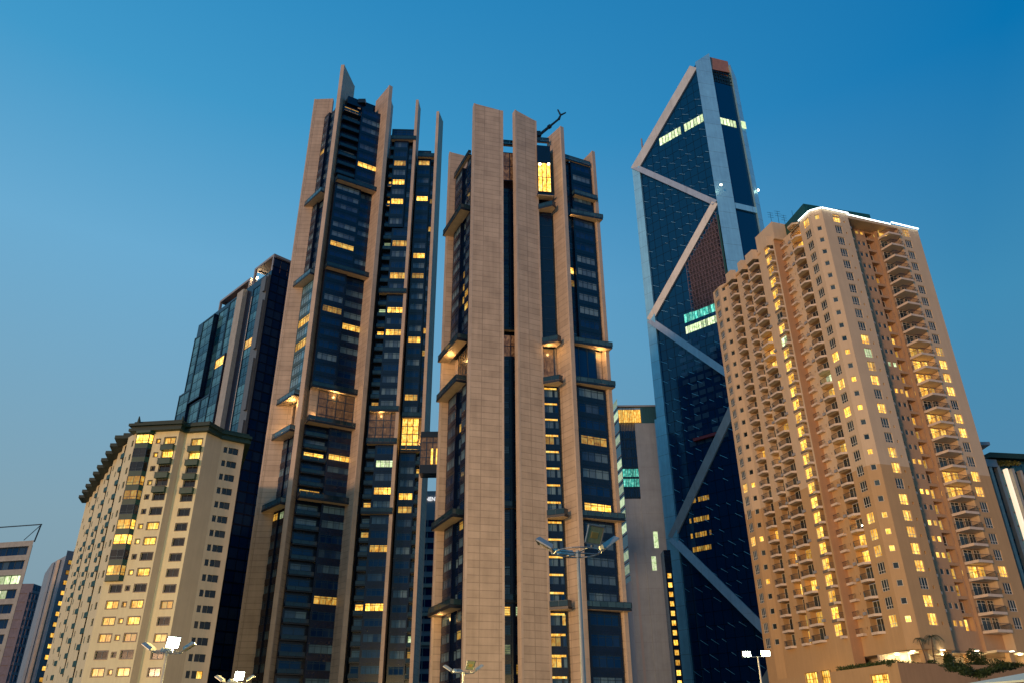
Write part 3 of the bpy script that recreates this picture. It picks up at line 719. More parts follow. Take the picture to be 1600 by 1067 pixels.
for F, s_ in ((P1, sA1), (P2, s2w)):
    for k in range(5):
        if k == 4: continue
        z = zc0-PH*(k+1)+PH/2-.25; m = MB(); m.box(F, s_-1.35, s_+1.35, .06, .85, z-.55, z+.55, 0)
        m.box(F, s_-1.42, s_+1.42, .0, .92, z+.55, z+.63, 0); m.build('balcony_box', ['green'], H)
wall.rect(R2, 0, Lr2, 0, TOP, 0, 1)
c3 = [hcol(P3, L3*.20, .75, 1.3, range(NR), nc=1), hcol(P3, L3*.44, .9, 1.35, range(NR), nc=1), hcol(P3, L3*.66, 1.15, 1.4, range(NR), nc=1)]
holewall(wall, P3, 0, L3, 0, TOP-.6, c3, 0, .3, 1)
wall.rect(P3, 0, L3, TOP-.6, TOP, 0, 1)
# saw-tooth flank receding to the left
E = [(-79-3.5*k*1.0, 155+5.0*k) for k in range(12)]
E = [(q0_[0]-3.17*k, q0_[1]+4.75*k) for k in range(12)]
eav = []
for k in range(11):
    F = Fr(E[k], (E[k][0]-3.02, E[k][1]+2.95)); zt = TOP
    strip = k in (1, 4, 7)
    cc = []
    if strip:
        wall.rect(F, 0, .9, 0, zt, 0, 0); wall.rect(F, 2.9, F.L, 0, zt, 0, 0); wall.rect(F, .9, 2.9, zc0+PH*.6, zt, 0, 0); wall.rect(F, .9, 2.9, 0, zc0-PH*(17-k*.6), 0, 0)
        st = MB(); st.rect(F, .9, 2.9, zc0-PH*(17-k*.6), zc0+PH*.6, -.6, 0)
        for j in range(18): st.box(F, .9, 2.9, -.5, .5, zc0-PH*j-PH*.45, zc0-PH*j-PH*.10, 0)
        st.build('balcony_strip', ['green'], H)
    else:
        cc = [hcol(F, 1.1, 1.0, 1.35, range(NR), nc=1, dark=.95), hcol(F, 3.3, .5, 1.2, [r for r in range(NR) if (r+k) % 2], nc=1, dark=.95)]
        if k % 3 == 2:
            for j in range(4, 9): m = MB(); m.box(F, .4, 1.8, .06, .7, zc0-PH*j-1.6, zc0-PH*j-.7, 0); m.build('balcony_box', ['green'], H)
        holewall(wall, F, 0, F.L, 0, zt, cc, 0, .3, 0)
    wall.rect(F, 0, F.L, 0, zt, -.75, 0); e = F.at(F.L)[:2]
    wall.face([(*e, 0), (*E[k+1], 0), (*E[k+1], zt), (*e, zt)], 0)
    ev = MB(); n = .9
    ev.prism([(E[k][0]-2.9, E[k][1]-1.6), (E[k][0]+2.0, E[k][1]-1.6), (E[k][0]+2.0, E[k][1]+3.4), (E[k][0]-4.4, E[k][1]+3.4)], zt-.1, zt+.6, 0)
    ev.prism([(E[k][0]-1.6, E[k][1]-.8), (E[k][0]+2.0, E[k][1]-.8), (E[k][0]+2.0, E[k][1]+3.4), (E[k][0]-3.3, E[k][1]+3.4)], zt+.61, zt+1.4, 0)
    if k: ev.build('eave', ['roofg'], H)
wall.prism([E[11], (-100, 222), (-48, 200), a5_, (a5_[0]-1, a5_[1]+.3), (P3.at(0, -1)[0], P3.at(0, -1)[1]), P2.at(.4, -1)[:2], P1.at(.5, -1)[:2]], TOP-.5, TOP+.3, 0) if False else None
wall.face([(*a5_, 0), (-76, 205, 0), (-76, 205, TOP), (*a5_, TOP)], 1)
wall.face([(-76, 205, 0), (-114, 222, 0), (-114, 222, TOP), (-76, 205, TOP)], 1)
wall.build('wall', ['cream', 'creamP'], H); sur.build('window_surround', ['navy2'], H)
# stepped green roof following the front
rp = MB()
def inset(pts, d): return [Fr(a, b) for a, b in zip(pts[:-1], pts[1:])]
fr = [P1.at(-.2)[:2], P1.at(L1+.3)[:2], R1.at(Lr1+.3)[:2], P2.at(L2+.3)[:2], R2.at(Lr2+.2)[:2], P3.at(L3+.4)[:2]]
for d, z0, z1 in ((1.1, TOP-.15, TOP+.45), (.7, TOP+.46, TOP+.95), (1.25, TOP+.96, TOP+1.5), (.5, TOP+1.51, TOP+2.1)):
    off_ = [(x+d*.35*(1 if i in (1, 3, 5) else 0)-(d if i == 0 else 0), y-d) for i, (x, y) in enumerate(fr)]
    off_[5] = (fr[5][0]+d, fr[5][1]-d*.3)
    back = [(-76+d, 205), (-95, 208), (q0_[0]-1, q0_[1]+9)]
    rp.prism(off_+back, z0, z1, 0)
rp.build('roof', ['roofg'], H)
for x in (q0_[0]+.5, q0_[0]+9.6): m = MB(); m.tube((x, 154, TOP+1.6), (x, 153.6, TOP+3.0), .45, .1, 6); m.build('roof_finial', ['roofg'], H)
winH.flush()

# ------------------------------------------------------------------ dark glass block behind the hotel
D = thing('apartment_block', 'dark blue-green glass block with framed roof terraces, behind the green-eaved cream hotel', 'skyscraper', (-100, 250, 0))
C0 = PU(-.3573, 230); DL = Fr(C0, d=(-.7071, .7071)); DR = Fr(C0, d=(.7071, .7071))
zt = zp(425, 422, 230); zT = zp(431, 396, 230); S = DL.su
b = MB(); e5 = S(-.4502)
b.prism([C0, DL.at(e5)[:2], (DL.at(e5)[0]+30, DL.at(e5)[1]+30), (C0[0]+30, C0[1]+30)], 0, zt, 0); b.build('tower_core', ['navy'], D)
winD = Parts(D, 'window', ['mull', 'glassT', 'litW', 'litC', 'lounge'])
LD = [(348,560,.9),(326,564,.7),(376,549,.8),(381,532,.5),(340,995,.7),(370,757,.5)]
pr_ = MB()
pr_.box(DL, S(-.3665), S(-.3573)-.0, .02, .9, 0, zt-2, 0); 
for k in range(7): pr_.box(DL, .1, 1.6, .91, 1.6, 12+k*21.5, min(zt-3, 30+k*21.5), 0)
pr_.build('silver_pier', ['greyD'], D)
m = MB(); m.box(DL, S(-.388), S(-.396), .02, 1.6, 0, zt-1, 0); m.build('tan_pier', ['concrete'], D)
def dcol(s0, s1, n, z0, z1, nc, ph=3.3):
    fm_ = MB(); fm_.box(DL, s0, s0+.35, .02, n+.25, z0, z1, 0); fm_.box(DL, s1-.35, s1, .02, n+.25, z0, z1, 0); fm_.box(DL, s0+.36, s1-.36, .02, n+.2, z1-.6, z1-.01, 0); fm_.box(DL, s0+.36, s1-.36, .02, n+.2, z0+.01, z0+.6, 0)
    fm_.build('bay_frame', ['navy'], D)
    k = int((z1-z0-1.2)/ph)
    for i in range(k):
        z = z0+.6+i*(z1-z0-1.2)/k; h_ = (z1-z0-1.2)/k
        c = DL.at((s0+s1)/2, n, z+h_/2); h = hit(LD, proj(*c), 9, 6)
        w_ = window(DL, s0+.37, s1-.37, z+.02, z+h_-.02, n, nc, .25, .12, 2 if h else 1, h if h else (random.uniform(.3, 1) if random.random() < .75 else 0))  # high tones put the sky's reflection into the pane colour
        winD.add(w_, c, (s1-s0)*h_)
dcol(S(-.3668), S(-.3775), .5, 4, zt-3, 2)
m = MB(); a = S(-.3785); m.box(DL, a, a+.35, .02, .5, 30, zt-6, 0)
m.build('light_line', ['soffit'], D)
x = [S(u) for u in (-.3968, -.4095, -.4225, -.4368, -.4502)]
for i in range(4):
    zz = 6; random.seed(31+i)
    while zz < zt-12:
        hgt = random.choice([26, 33, 20, 40]); z1 = min(zz+hgt, zt-[1, 2, 3, 6][i])
        if zt-z1 < 12: z1 = zt-[1, 2, 3, 6][i]
        dcol(x[i], x[i+1]-.3, random.choice([.4, 1.2, 1.9]), zz, z1, 2); zz = z1+.4
random.seed(11)
# right-hand dark face
f = MB()
for j in range(46):
    f.box(DR, .0, 30, .02, .10, 6+j*3.3, 6.5+j*3.3, 0)
for i in range(12): f.box(DR, .1+i*2.7, .25+i*2.7, .02, .14, 0, zt, 0)
for i in range(11):
    for j in range(45): f.rect(DR, .25+i*2.7, 2.8+i*2.7, 6.5+j*3.3, 9.3+j*3.3, .05, 1, random.uniform(.0, .12))
f.build('curtain_wall', ['navy', 'glassN'], D)
# crown frames
def crown(s0, s1, dz, dep):
    c = MB(); z0 = zt; z1 = zt+dz
    for s_ in (s0, s1-.8): 
        c.box(DL, s_, s_+.8, -.8, 0, z0, z1, 0); c.box(DL, s_, s_+.8, -dep, -dep+.8, z0, z1, 0); c.box(DL, s_+.01, s_+.79, -dep+.81, -.81, z1-.9, z1-.02, 0)
    c.box(DL, s0+.81, s1-.81, -.8, .02, z1-.9, z1, 0); c.box(DL, s0+.81, s1-.81, -dep, -dep+.8, z1-.9, z1, 0)
    c.box(DL, s0+.82, s1-.82, -dep+.82, -.82, z1-.5, z1-.2, 0)
    c.build('roof_frame', ['grey'], D)
crown(0, S(-.3833), zT-zt, 16); crown(S(-.3874), S(-.4264), 4.2, 14)
m = MB(); m.box(DL, 3, S(-.3833)-2, -15, -4, zt, zT-2, 0); m.box(DL, S(-.39), S(-.42), -13, -4, zt, zt+3, 0); m.build('roof_room', ['pinkr'], D)
for px_, py_ in ((401, 432), (389, 441)):
    a, zz = DL.pz(px_, py_+2, -1.5); m = MB(); m.box(DL, a-.6, a+.6, -1.9, -1.5, zz-.3, zz+.3, 0); m.build('roof_lamp', ['downl'], D)
    l = bpy.data.lights.new('roof_light', 'POINT'); l.energy = 700; l.color = (1, .62, .3); l.shadow_soft_size = .5
    lo = bpy.data.objects.new('roof_light', l); col.objects.link(lo); lo.location = DL.at(a, -1.2, zz+.2)
winD.flush()

# ------------------------------------------------------------------ tall diamond-braced tower
I = thing('braced_tower', 'dark glass tower with giant silver zigzag braces and a sloping peaked top', 'skyscraper', (78, 262, 0))
IL = Fr(PU(.3235, 250), d=(-.725, .689)); sE = IL.su(.1967)
cR = PU(.3471, 252); IR = Fr(cR, d=(10.2, 3.6)); sRr = IR.su(.3790); sRo = IR.su(.3875)
zTop0 = zp(1087, 99, 250); zTop1 = zp(1105, 85, 251.7); zLow = zp(990, 264, IL.Y(sE)); zTopR = zp(1137.5, 92, 255)
pL = IL.at(sE)[:2]; pC = IL.at(0)[:2]; pR = IR.at(sRo)[:2]; bk = (pL[0]+26, pL[1]+18)
core = MB()
core.prism([IL.at(0, -.5)[:2], IL.at(sE, -.5)[:2], bk, IR.at(sRo, -6)[:2], IR.at(0.3, -.5)[:2]], 0, [zTop0-4, zLow-4, zLow-4, zTopR-12, zTopR-12], 0)
core.build('tower_core', ['navy'], I)
g = MB(); zrow = 4.2
def zedge(s): return zTop0+(zLow-zTop0)*s/sE
g.face([IL.at(0, 0, 0), IL.at(sE, 0, 0), IL.at(sE, 0, zLow), IL.at(0, 0, zTop0)], 0, .02)
g.build('glass_skin', ['glassI'], I)
mu = MB(); random.seed(5)
for j in range(1, 62):
    z = j*zrow; smax = sE if z < zLow else sE*(zTop0-z)/(zTop0-zLow)
    mu.box(IL, 0, smax, .01, .07, z, z+.12, 0)
for i in range(1, 11):
    s_ = sE*i/11; mu.box(IL, s_-.05, s_+.05, .02, .10, 0, zedge(s_)-2, 0)
mu.build('mullion', ['navy'], I)
fl = MB()
for j in range(1, 60):
    for i in range(9):
        if random.random() < .60:
            s_ = sE*(i+.5+.3*(j % 2))/9.5; z = j*zrow+random.uniform(-.3, .3)
            if z > zedge(s_)-6 or s_ > sE-3: continue
            L_ = random.uniform(1.5, 3.4); a_, b_ = IL.at(s_, .3, z+.1), IL.at(s_-L_*.85, .3, z-L_*.55)
            fl.tube(a_, b_, .09, .05, 4)
fl.build('glazing_fins', ['alu'], I)  # short slanting tubes scattered over the glass
# braces
zz = [zLow, zp(1123, 317, 250), zp(1017, 503, IL.Y(sE)), 0, zp(1050, 841, IL.Y(sE)), 0, -10]
a_, z_ = IL.pz(1130, 577); zz[3] = zz[2]-(zz[2]-z_)*sE/(sE-a_)
a_, z_ = IL.pz(1183, 968); zz[5] = zz[4]-(zz[4]-z_)*sE/(sE-a_)
def beam(s0, z0, s1, z1, w_=2.5, mat='alu2', n=1.3):
    m = MB(); d = Vector((s1-s0, z1-z0)).normalized(); px_ = Vector((-d.y, d.x))*w_/2
    q = [(s0+px_.x, z0+px_.y), (s1+px_.x, z1+px_.y), (s1-px_.x, z1-px_.y), (s0-px_.x, z0-px_.y)]
    nn_ = (n+.25, n+.25, .7, .7)      # folded faces: falling braces look up, rising ones look down
    m.hexa([IL.at(a, .05, z) for a, z in q], [IL.at(a, nq, z) for (a, z), nq in zip(q, nn_)]); return m.build('brace', [mat], I)
for i in range(6):
    s0, s1 = (sE-1.2, .8) if i % 2 == 0 else (.8, sE-1.2)
    if zz[i] > 0: beam(s0, zz[i], s1, zz[i+1])
m = beam(1.0, zTop0-2.2, sE-1.0, zLow-1.5, 3.6, 'alu2', 1.4); m.name = 'roof_edge'
# left silver edge strip, column and right edge
m = MB(); m.box(IL, IL.su(.2082), sE+.1, .06, 1.0, 0, zLow-1, 0); m.box(IL, sE+.11, sE+1.2, -12, .8, 0, 112, 0)
m.build('edge_column', ['alu'], I)
m = MB(); m.prism([IL.at(0, .9)[:2], (cR[0]+.1, cR[1]-1.0), (cR[0]+.2, cR[1]+2), IL.at(-.0, -3)[:2]], 0, [zTop0, zTop1, zTop1, zTop0], 0)
m.build('corner_column', ['alu'], I)
zg = zp(1113, 127, 252)
g = MB(); g.rect(IR, 0, sRr, 0, zg, 0, 0, .0)
g.build('side_glass', ['glassI'], I)
m = MB(); m.prism([IR.at(sRr, 1)[:2], IR.at(sRo, .2)[:2], IR.at(sRo+.6, -9)[:2], IR.at(sRr, -9)[:2]], 0, [zTopR-4, zp(1150, 122, 256), zp(1150, 122, 256), zTopR-4], 0)
m.build('side_column', ['alu'], I)
m = MB(); z0 = zp(1110, 108, 252)
m.face([IR.at(0, .1, z0), IR.at(sRr, .1, zp(1142, 114, 255.3)), IR.at(sRr+.8, -1.0, zTopR), IR.at(0, -.9, zTop1)])
m.prism([IR.at(0, -1.5)[:2], IR.at(sRr, -1.5)[:2], IR.at(sRr, -8)[:2], IR.at(0, -8)[:2]], z0, [zTop1-1, zTopR-1, zTopR-1, zTop1-1], 0)
m.build('copper_crown', ['copper'], I)
m = MB()
for j in range(4): z = zg+.4+j*(z0-zg-1)/3; m.box(IR, 0, sRr, -.3, .05, z, z+.25, 0)
for i in range(9): s_ = sRr*i/8; m.box(IR, s_, s_+.15, -.3, .12, zg, z0, 0)
m.rect(IR, 0, sRr, zg, z0, -1.2, 1, .25); m.build('crown_lattice', ['mull', 'glassT'], I)
# lit floor around the top
zb = IL.pz(1099, 177)[1]
def litrow(F, s0, s1, z0, z1, n, k, g, t, name='lit_floor', skip=()):
    m = MB()
    for i in range(k):
        if i in skip: continue
        a = s0+(s1-s0)*i/k; b_ = s0+(s1-s0)*(i+1)/k
        m.rect(F, a+.15, b_-.15, z0, z1, n, g, t*random.uniform(.5, 1.2)); m.box(F, b_-.15, b_+.05, 0.01, n+.1, z0, z1, 0)
    m.build(name, WM, I)
litrow(IL, .5, IL.su(.2435), zb-4.2, zb-.2, .14, 14, 3, 1.0, skip=(6,))
litrow(IR, .3, sRr-.2, zb-4.2, zb-.6, .14, 6, 3, .85, skip=(5,))
m = MB(); m.rect(IR, sRr+.2, sRo-.3, zb-4.4, zb-.4, 1.02, 2, .7); m.build('lit_floor', WM[:1]+['litC', 'litC'], I)
m = MB(); zq = IR.pz(1165, 326)[1]; m.box(IR, 0.2, sRr, .01, .7, zq-1.5, zq+1.2, 0); m.build('side_band', ['alu'], I)
M['teal_'] = M['teallit']
m = MB()
for (xa, ya, xb, yb, h_, gi) in ((1070, 500, 1137, 470, 3.6, 0), (1072, 516, 1128, 495, 3.0, 1)):
    s0, z0 = IL.pz(xa, ya); s1, z1 = IL.pz(xb, yb); zc = (z0+z1)/2
    k = 16; m = MB()
    for i in range(k):
        a = s0+(s1-s0)*i/k; b_ = s0+(s1-s0)*(i+.85)/k; m.rect(IL, a, b_, zc-h_/2, zc+h_/2, .14, gi, random.uniform(.3, 1.1))
    m.build('lit_floor', ['teallit', 'litC'], I)
m = MB(); random.seed(9)
for (xa, ya, xb, yb) in ((1078, 785, 1108, 770), (1078, 815, 1108, 802), (1080, 838, 1112, 826), (1083, 858, 1112, 850)):
    s0, z0 = IL.pz(xa, ya); s1, z1 = IL.pz(xb, yb); m = MB()
    for i in range(9):
        a = s0+(s1-s0)*i/9; b_ = s0+(s1-s0)*(i+.8)/9
        if random.random() < .8: m.rect(IL, a, b_, (z0+z1)/2-1.1, (z0+z1)/2+.5, .14, 0, random.uniform(.08, .28))
    m.build('lit_floor', ['litW'], I)
# curtained rooms seen dimly in the lower glass
m = MB()
for j in range(14):
    for i in range(7):
        if random.random() < .8:
            z = 98+j*3.0-0; s0 = 3+i*3.2
            m.rect(IL, s0, s0+2.6, z, z+1.9, .13, 0, random.uniform(.10, .5))
bl = m.build('blind', ['glassN'], I); bl['kind'] = 'stuff'
# crossed tubes over a dark sheet in the upper right diamond
m = MB(); random.seed(3)
za, zb_ = zz[1], zz[2]
def zline(s): return za+(zb_-za)*s/sE
n_ = .9
for j in range(26):
    z = zp(1135, 466, 251)+j*1.7
    smax = max(0, min(sE, (za-z)/(za-zb_)*sE)-3)
    smax = min(smax, 17)
    if smax > 1.5: m.tube(IL.at(1.2, n_, z), IL.at(smax, n_, z), .10, .10, 4)
for i in range(13):
    s_ = 1.3+i*1.3; zt_ = zline(s_)-3
    m.tube(IL.at(s_, n_, zp(1135, 466, 251)), IL.at(s_, n_, zt_), .10, .10, 4)
    if i < 12:
        for j in range(12):
            z = zp(1135, 466, 251)+j*3.4
            if z+3.4 < zline(s_+1.3)-3 and random.random() < .8: m.tube(IL.at(s_, n_+.05, z), IL.at(s_+1.3, n_+.05, z+3.4), .07, .07, 4)
m.build('scaffolding', ['scaff'], I)
m = MB(); m.face([IL.at(2.0, .55, zp(1135,466,251)), IL.at(16, .55, zp(1135,466,251)), IL.at(16, .55, zline(16)-4), IL.at(2.0, .55, zline(2.0)-4)])
m.build('scaffold_sheet', ['dustsheet'], I)
m = MB(); m.box(IL, .3, 1.0, .06, 1.2, zp(1143,440,250), za-6, 0); m.build('scaffold_net', ['green'], I)
for px_, py_ in ((1129, 291), (1182, 300)):
    u_, w_ = uw(px_, py_); F = IL if px_ < 1150 else IR
    s_, z = F.pz(px_, py_); m = MB(); c = F.at(s_, 1.2, z); m.tube((c[0], c[1]-.2, c[2]), (c[0], c[1]+.1, c[2]), .45, .45, 8); m.build('facade_lamp', ['downl'], I)
m = MB(); a = IL.at(sE-5, -1); m.tube((a[0], a[1], zLow), (a[0], a[1], zp(1003, 217, a[1])), .5, .35, 6); m.build('mast', ['grey'], I)
s_, z_ = IL.pz(1105, 682); m = MB(); m.box(IL, s_-5, s_+5, .14, 1.2, z_-.5, z_+.5, 0); m.build('gondola_sign', ['redpanel'], I)

# ------------------------------------------------------------------ pale clad tower between
G = thing('office_tower', 'pale grey clad tower with dark glass strip and lit top, left of the braced tower', 'office tower', (52, 300, 0))
YG = 292; GF = Fr(PU(.1433, YG), PU(.205, YG)); GS = Fr(PU(.1433, YG), PU(.1345, YG*1.03))
zt = zp(965, 636, YG); b = MB()
x1, x2 = GF.su(.1640), GF.su(.1733); zg0, zg1 = zp(1001, 778, YG), zp(992, 661, YG)
b.rect(GF, 0, x1, 0, zg0, 0, 0); b.rect(GF, x1, GF.L, 0, zg1, .5, 0); b.face([GF.at(x1, 0, 0), GF.at(x1, .5, 0), GF.at(x1, .5, zg1), GF.at(x1, 0, zg1)], 0)
b.rect(GF, x2, GF.L, zg1, zt, .5, 1, .4); b.prism([GF.at(0.1, -1)[:2], GF.at(GF.L, -1)[:2], GF.at(GF.L, -26)[:2], GS.at(GS.L, -1)[:2]], 0, zt-.2, 2)
b.rect(GF, GF.su(.150), GF.su(.153), 0, zg0-20, .02, 2); b.box(GF, -.3, GF.L, -1, .9, zt, zt+.7, 0)
b.build('wall', ['grey2', 'glassT', 'grey'], G)
m = MB()
k = int((zg1-zg0)/3.9)
for j in range(k):
    z = zg0+j*3.9
    zz_ = z+2; lt = abs(proj(*GF.at(3, 0, zz_))[1]-744) < 13
    for i in range(6):
        a = x1*i/6; m.rect(GF, a+.06, a+x1/6-.06, z+.8, z+3.9, -.15, 3 if lt else 1, random.uniform(.4, .9) if lt else random.uniform(0, .12))
    m.box(GF, 0, x1, -.3, -.05, z, z+.8, 4)
for i in range(11): m.box(GF, x1*i/10-.06, x1*i/10+.06, -.2, .25, zg0, zt-.1, 0)
for i in range(10): m.rect(GF, x2*i/10, x2*(i+.92)/10, zg1+.5, zt-1.0, .05, 2, random.uniform(.6, 1.0)*.7)
m.build('glass_strip', ['mull', 'glassN', 'litW', 'teallit', 'navy'], G)
m = MB(); m.rect(GS, 0, GS.L, zg0-30, zt, .0, 0, .3)
for j in range(14):
    z = zg0-28+j*5; m.box(GS, 0, GS.L, .01, .2, z, z+.5, 1)
    if random.random() < .7: m.rect(GS, .3, GS.L-.3, z+1, z+4, .05, 2, random.uniform(.1, .5))
m.rect(GS, 0, GS.L, 0, zg0-30, 0, 1)
m.build('side_glazing', ['glassT', 'grey', 'litC'], G)
m = MB(); a, z = GF.pz(1026, 855, .5); m.rect(GF, a-.8, a+.8, z, z+6, .56, 0, .6); a, z = GF.pz(1023, 890, .5); m.rect(GF, a-.8, a+.8, z, z+5, .56, 0, .5); m.build('slot_window', ['litC'], G)
# low lit block at the foot of the braced tower
Q = thing('stair_block', 'narrow dark block with one column of small yellow windows at the braced tower foot', 'building', (50, 262, 0))
QF = Fr(PU(.1870, 262), PU(.1955, 262)); zt = zp(1045, 858, 262)
m = MB(); m.box(QF, 0, QF.L, -6, 0, 0, zt, 0); m.build('wall', ['navy'], Q)
wq = Parts(Q, 'window', ['litW'])
for j in range(16):
    z = zt-9-j*2.9
    if z < 3: break
    m = MB(); m.rect(QF, .5, QF.L-.5, z, z+1.5, .05, 0, random.uniform(.3, 1)); wq.add(m, QF.at(1, 0, z), 3)
wq.flush()

# ------------------------------------------------------------------ grey hotel with rooftop lettering seen in the gap
K = thing('grey_hotel', 'grey slab building with white rooftop lettering, glimpsed low in the gap between the finned towers', 'hotel', (-32, 330, 0))
YK = 330; KF = Fr(PU(-.150, YK), PU(-.080, YK)); zt = zp(675, 766, YK)
b = MB(); b.box(KF, 0, KF.L, -18, 0, 0, zt, 0)
for j in range(5): z = zp(672, 815+j*0, YK)-4-j*4.6; b.box(KF, -.1, KF.L+.1, .01, .35, z, z+1.6, 0)
for j in range(3): z = 62-j*11; b.box(KF, 3, KF.L-3, .01, .8, z, z+1.2, 1)
b.build('wall', ['grey', 'creamP'], K)
wk = Parts(K, 'window', WM)
for j in range(22):
    z = zp(672, 808, YK)-2.4-j*4.6
    if z < 4: break
    for i in range(7):
        a = .6+i*3.3; h = hit([(681,806,.8),(681,820,.6),(664,840,.8),(681,848,.9),(667,1045,10.8),(674,1058,11)], proj(*KF.at(a+1.4, 0, z)), 5, 5)
        g, t = ((3, h-10) if h > 9 else (2, h)) if h else (1, 0)
        m = window(KF, a, a+2.9, z-1.3, z+1.5, .03, 1, 0, .1, g, t); wk.add(m, KF.at(a, 0, z), 8)
wk.flush()
tc = bpy.data.curves.new('lettering', 'FONT'); tc.body = 'CONTINENTAL'; tc.extrude = .12; tc.align_x = 'LEFT'
to = bpy.data.objects.new('lettering', tc); col.objects.link(to); bpy.context.view_layer.update()
me = bpy.data.meshes.new_from_object(to.evaluated_get(bpy.context.evaluated_depsgraph_get())); bpy.data.objects.remove(to)
xs = [v.co.x for v in me.vertices]; h0 = max(v.co.y for v in me.vertices)
Ht = zp(675, 775.5, YK)-zp(675, 781.5, YK); s_ = Ht/h0
xN = KF.pz(663.5, 778)[0]; frac = .43
off_ = xN-max(xs)*s_*frac; zb = zp(675, 781.5, YK)
for v in me.vertices:
    c = KF.at(xN+(v.co.x*s_-max(xs)*s_*frac)*.85, .3+v.co.z, zb+v.co.y*s_); v.co = (c[0]+32, c[1]-330, c[2])
me.materials.clear(); me.materials.append(M['sign'])
o = bpy.data.objects.new('sign_lettering', me); col.objects.link(o); o.parent = K

# ------------------------------------------------------------------ teal building, right edge
T = thing('teal_office', 'teal glass building with a glowing vertical light strip, beside the peach tower', 'office tower', (150, 222, 0))
YT = 220; TF = Fr(PU(.6100, YT), PU(.72, YT*1.02)); zt = zp(1567, 716, YT)
b = MB(); b.box(TF, 0, TF.L, -25, -.4, 0, zt, 0); b.build('wall', ['navy'], T)
m = MB()
for j in range(20):
    z = zt-3.9-j*3.9
    lt = j in (5,)
    for i in range(14):
        a = TF.L*i/14; m.rect(TF, a+.05, a+TF.L/14-.05, z+.5, z+3.9, -.02, 2 if lt and i > 3 else 1, random.uniform(.2, .7) if lt else random.uniform(.1, .5))
    m.box(TF, 0, TF.L, -.1, .05, z, z+.5, 0)
m.build('curtain_wall', ['navy', 'glassT', 'litC'], T)
for px_, py_, w_, mt in ((1543, 725, .9, 'concrete'), (1556, 727, .9, 'concrete'), (1570, 732, .6, 'fin_lit'), (1579, 732, .8, 'concrete'), (1592, 735, .8, 'concrete')):
    s_, z = TF.pz(px_, py_, .6); m = MB(); m.box(TF, s_-w_/2, s_+w_/2, .06, 1.4, 0 if mt != 'fin_lit' else z-27, z, 0)
    m.build('vertical_fin', [mt if mt != 'fin_lit' else 'strip'], T)
m = MB(); m.box(TF, 2.5, TF.L+2, -26, 2.2, zt, zt+.8, 0); m.box(TF, 5, TF.L+2, -24, 0, zt+.81, zt+2.4, 0); m.box(TF, -1, 5, -8, 1.6, zt-2.6, zt-.4, 1); m.build('roof', ['roofg', 'grey'], T)
T2 = thing('roof_pavilion', 'small building with a flat pale overhanging roof peeking past the peach apartment edge', 'building', (135, 215, 0))
s0, z0 = uw(1546, 689); Y2 = 205
f2 = Fr(PU(.600, Y2), PU(s0, Y2)); zq = zp(1546, 689, Y2)
m = MB(); m.box(f2, 0, f2.L, -10, 0, zq-.9, zq, 0); m.build('roof', ['grey2'], T2)
m = MB(); m.box(f2, 0, f2.L-2.2, -9, -1, 0, zq-.92, 0); m.build('wall', ['concrete'], T2)
def leafcloud(mb, c, rx, ry, rz, n, s, m=0):
    for _ in range(n):
        th, ph, r = random.uniform(0, 2*math.pi), math.acos(random.uniform(-1, 1)), random.uniform(.45, 1)
        p = Vector((c[0]+rx*r*math.sin(ph)*math.cos(th), c[1]+ry*r*math.sin(ph)*math.sin(th), c[2]+rz*r*math.cos(ph)))
        a = Vector((random.uniform(-1, 1), random.uniform(-1, 1), random.uniform(-.6, .6))).normalized()*s*random.uniform(.6, 1.3)
        b_ = a.cross(Vector((random.random(), random.random(), random.random()+.2))).normalized()*s*.5
        mb.face([p-a, p-b_, p+a, p+b_], m)
random.seed(21)
for px_ in (1562, 1572, 1585):
    s_, z = TF.pz(px_, 722, 1.2); m = MB(); leafcloud(m, TF.at(s_, 1.4, z-.2), 1.6, .8, .8, 130, .35)
    solo(m, 'roof_plant', ['leafW'], 'trailing plant lit yellow on the teal building under its roof edge', 'plant', TF.at(s_, 1.4, z-1), 'plants on the teal building')

# ------------------------------------------------------------------ far left buildings
O = thing('slab_office', 'pale concrete office with dark window bands and a wire-thin open roof frame', 'office building', (-150, 230, 0))
YO = 228; OF = Fr(PU(-.76, YO*1.04), PU(-.6045, YO)); zt = zp(53, 843, YO); Lo = OF.L
b = MB(); pitch = 4.0
nf = int(zt/pitch)
for j in range(nf+1):
    z = zt-j*pitch; b.prism([OF.at(0)[:2], OF.at(Lo)[:2], (OF.at(Lo)[0]-16, OF.at(Lo)[1]+20), (OF.at(0)[0]-6, OF.at(0)[1]+20)], max(0, z-1.5), z, 0)
    if z-1.5 <= 0: break
b.prism([OF.at(Lo-1, .02)[:2], OF.at(Lo+.02, .02)[:2], (OF.at(Lo)[0]-15.9, OF.at(Lo)[1]+20.1), (OF.at(Lo)[0]-17, OF.at(Lo)[1]+20.1)], 0, zt+.02, 0)
b.prism([OF.at(0, -1.4)[:2], OF.at(Lo-1.2, -1.4)[:2], (OF.at(Lo)[0]-17, OF.at(Lo)[1]+19), (OF.at(0)[0]-5, OF.at(0)[1]+19)], 0, zt-1, 0)
b.build('wall', ['concrete'], O)
wo_ = Parts(O, 'window', WM)
for j in range(nf):
    z = zt-j*pitch-1.5
    if z-2.5 < 0: break
    for i in range(9):
        a = Lo-1-4*(i+1); c = OF.at(a+2, -.8, z-1.2); h = hit([(22,902,10.9),(12,904,10.6),(6,934,10.7),(14,934,10.5),(34,917,.2)], proj(*c), 6, 6)
        g, t = ((3, h-10) if h > 9 else (2, h)) if h else (1, random.choice([0, .1, .2]))
        wo_.add(window(OF, a+.02, a+3.98, z-2.48, z-.02, -.9, 2, 0, .1, g, t), c, 10)
wo_.flush()
m = MB(); zf = zp(60, 818, YO)
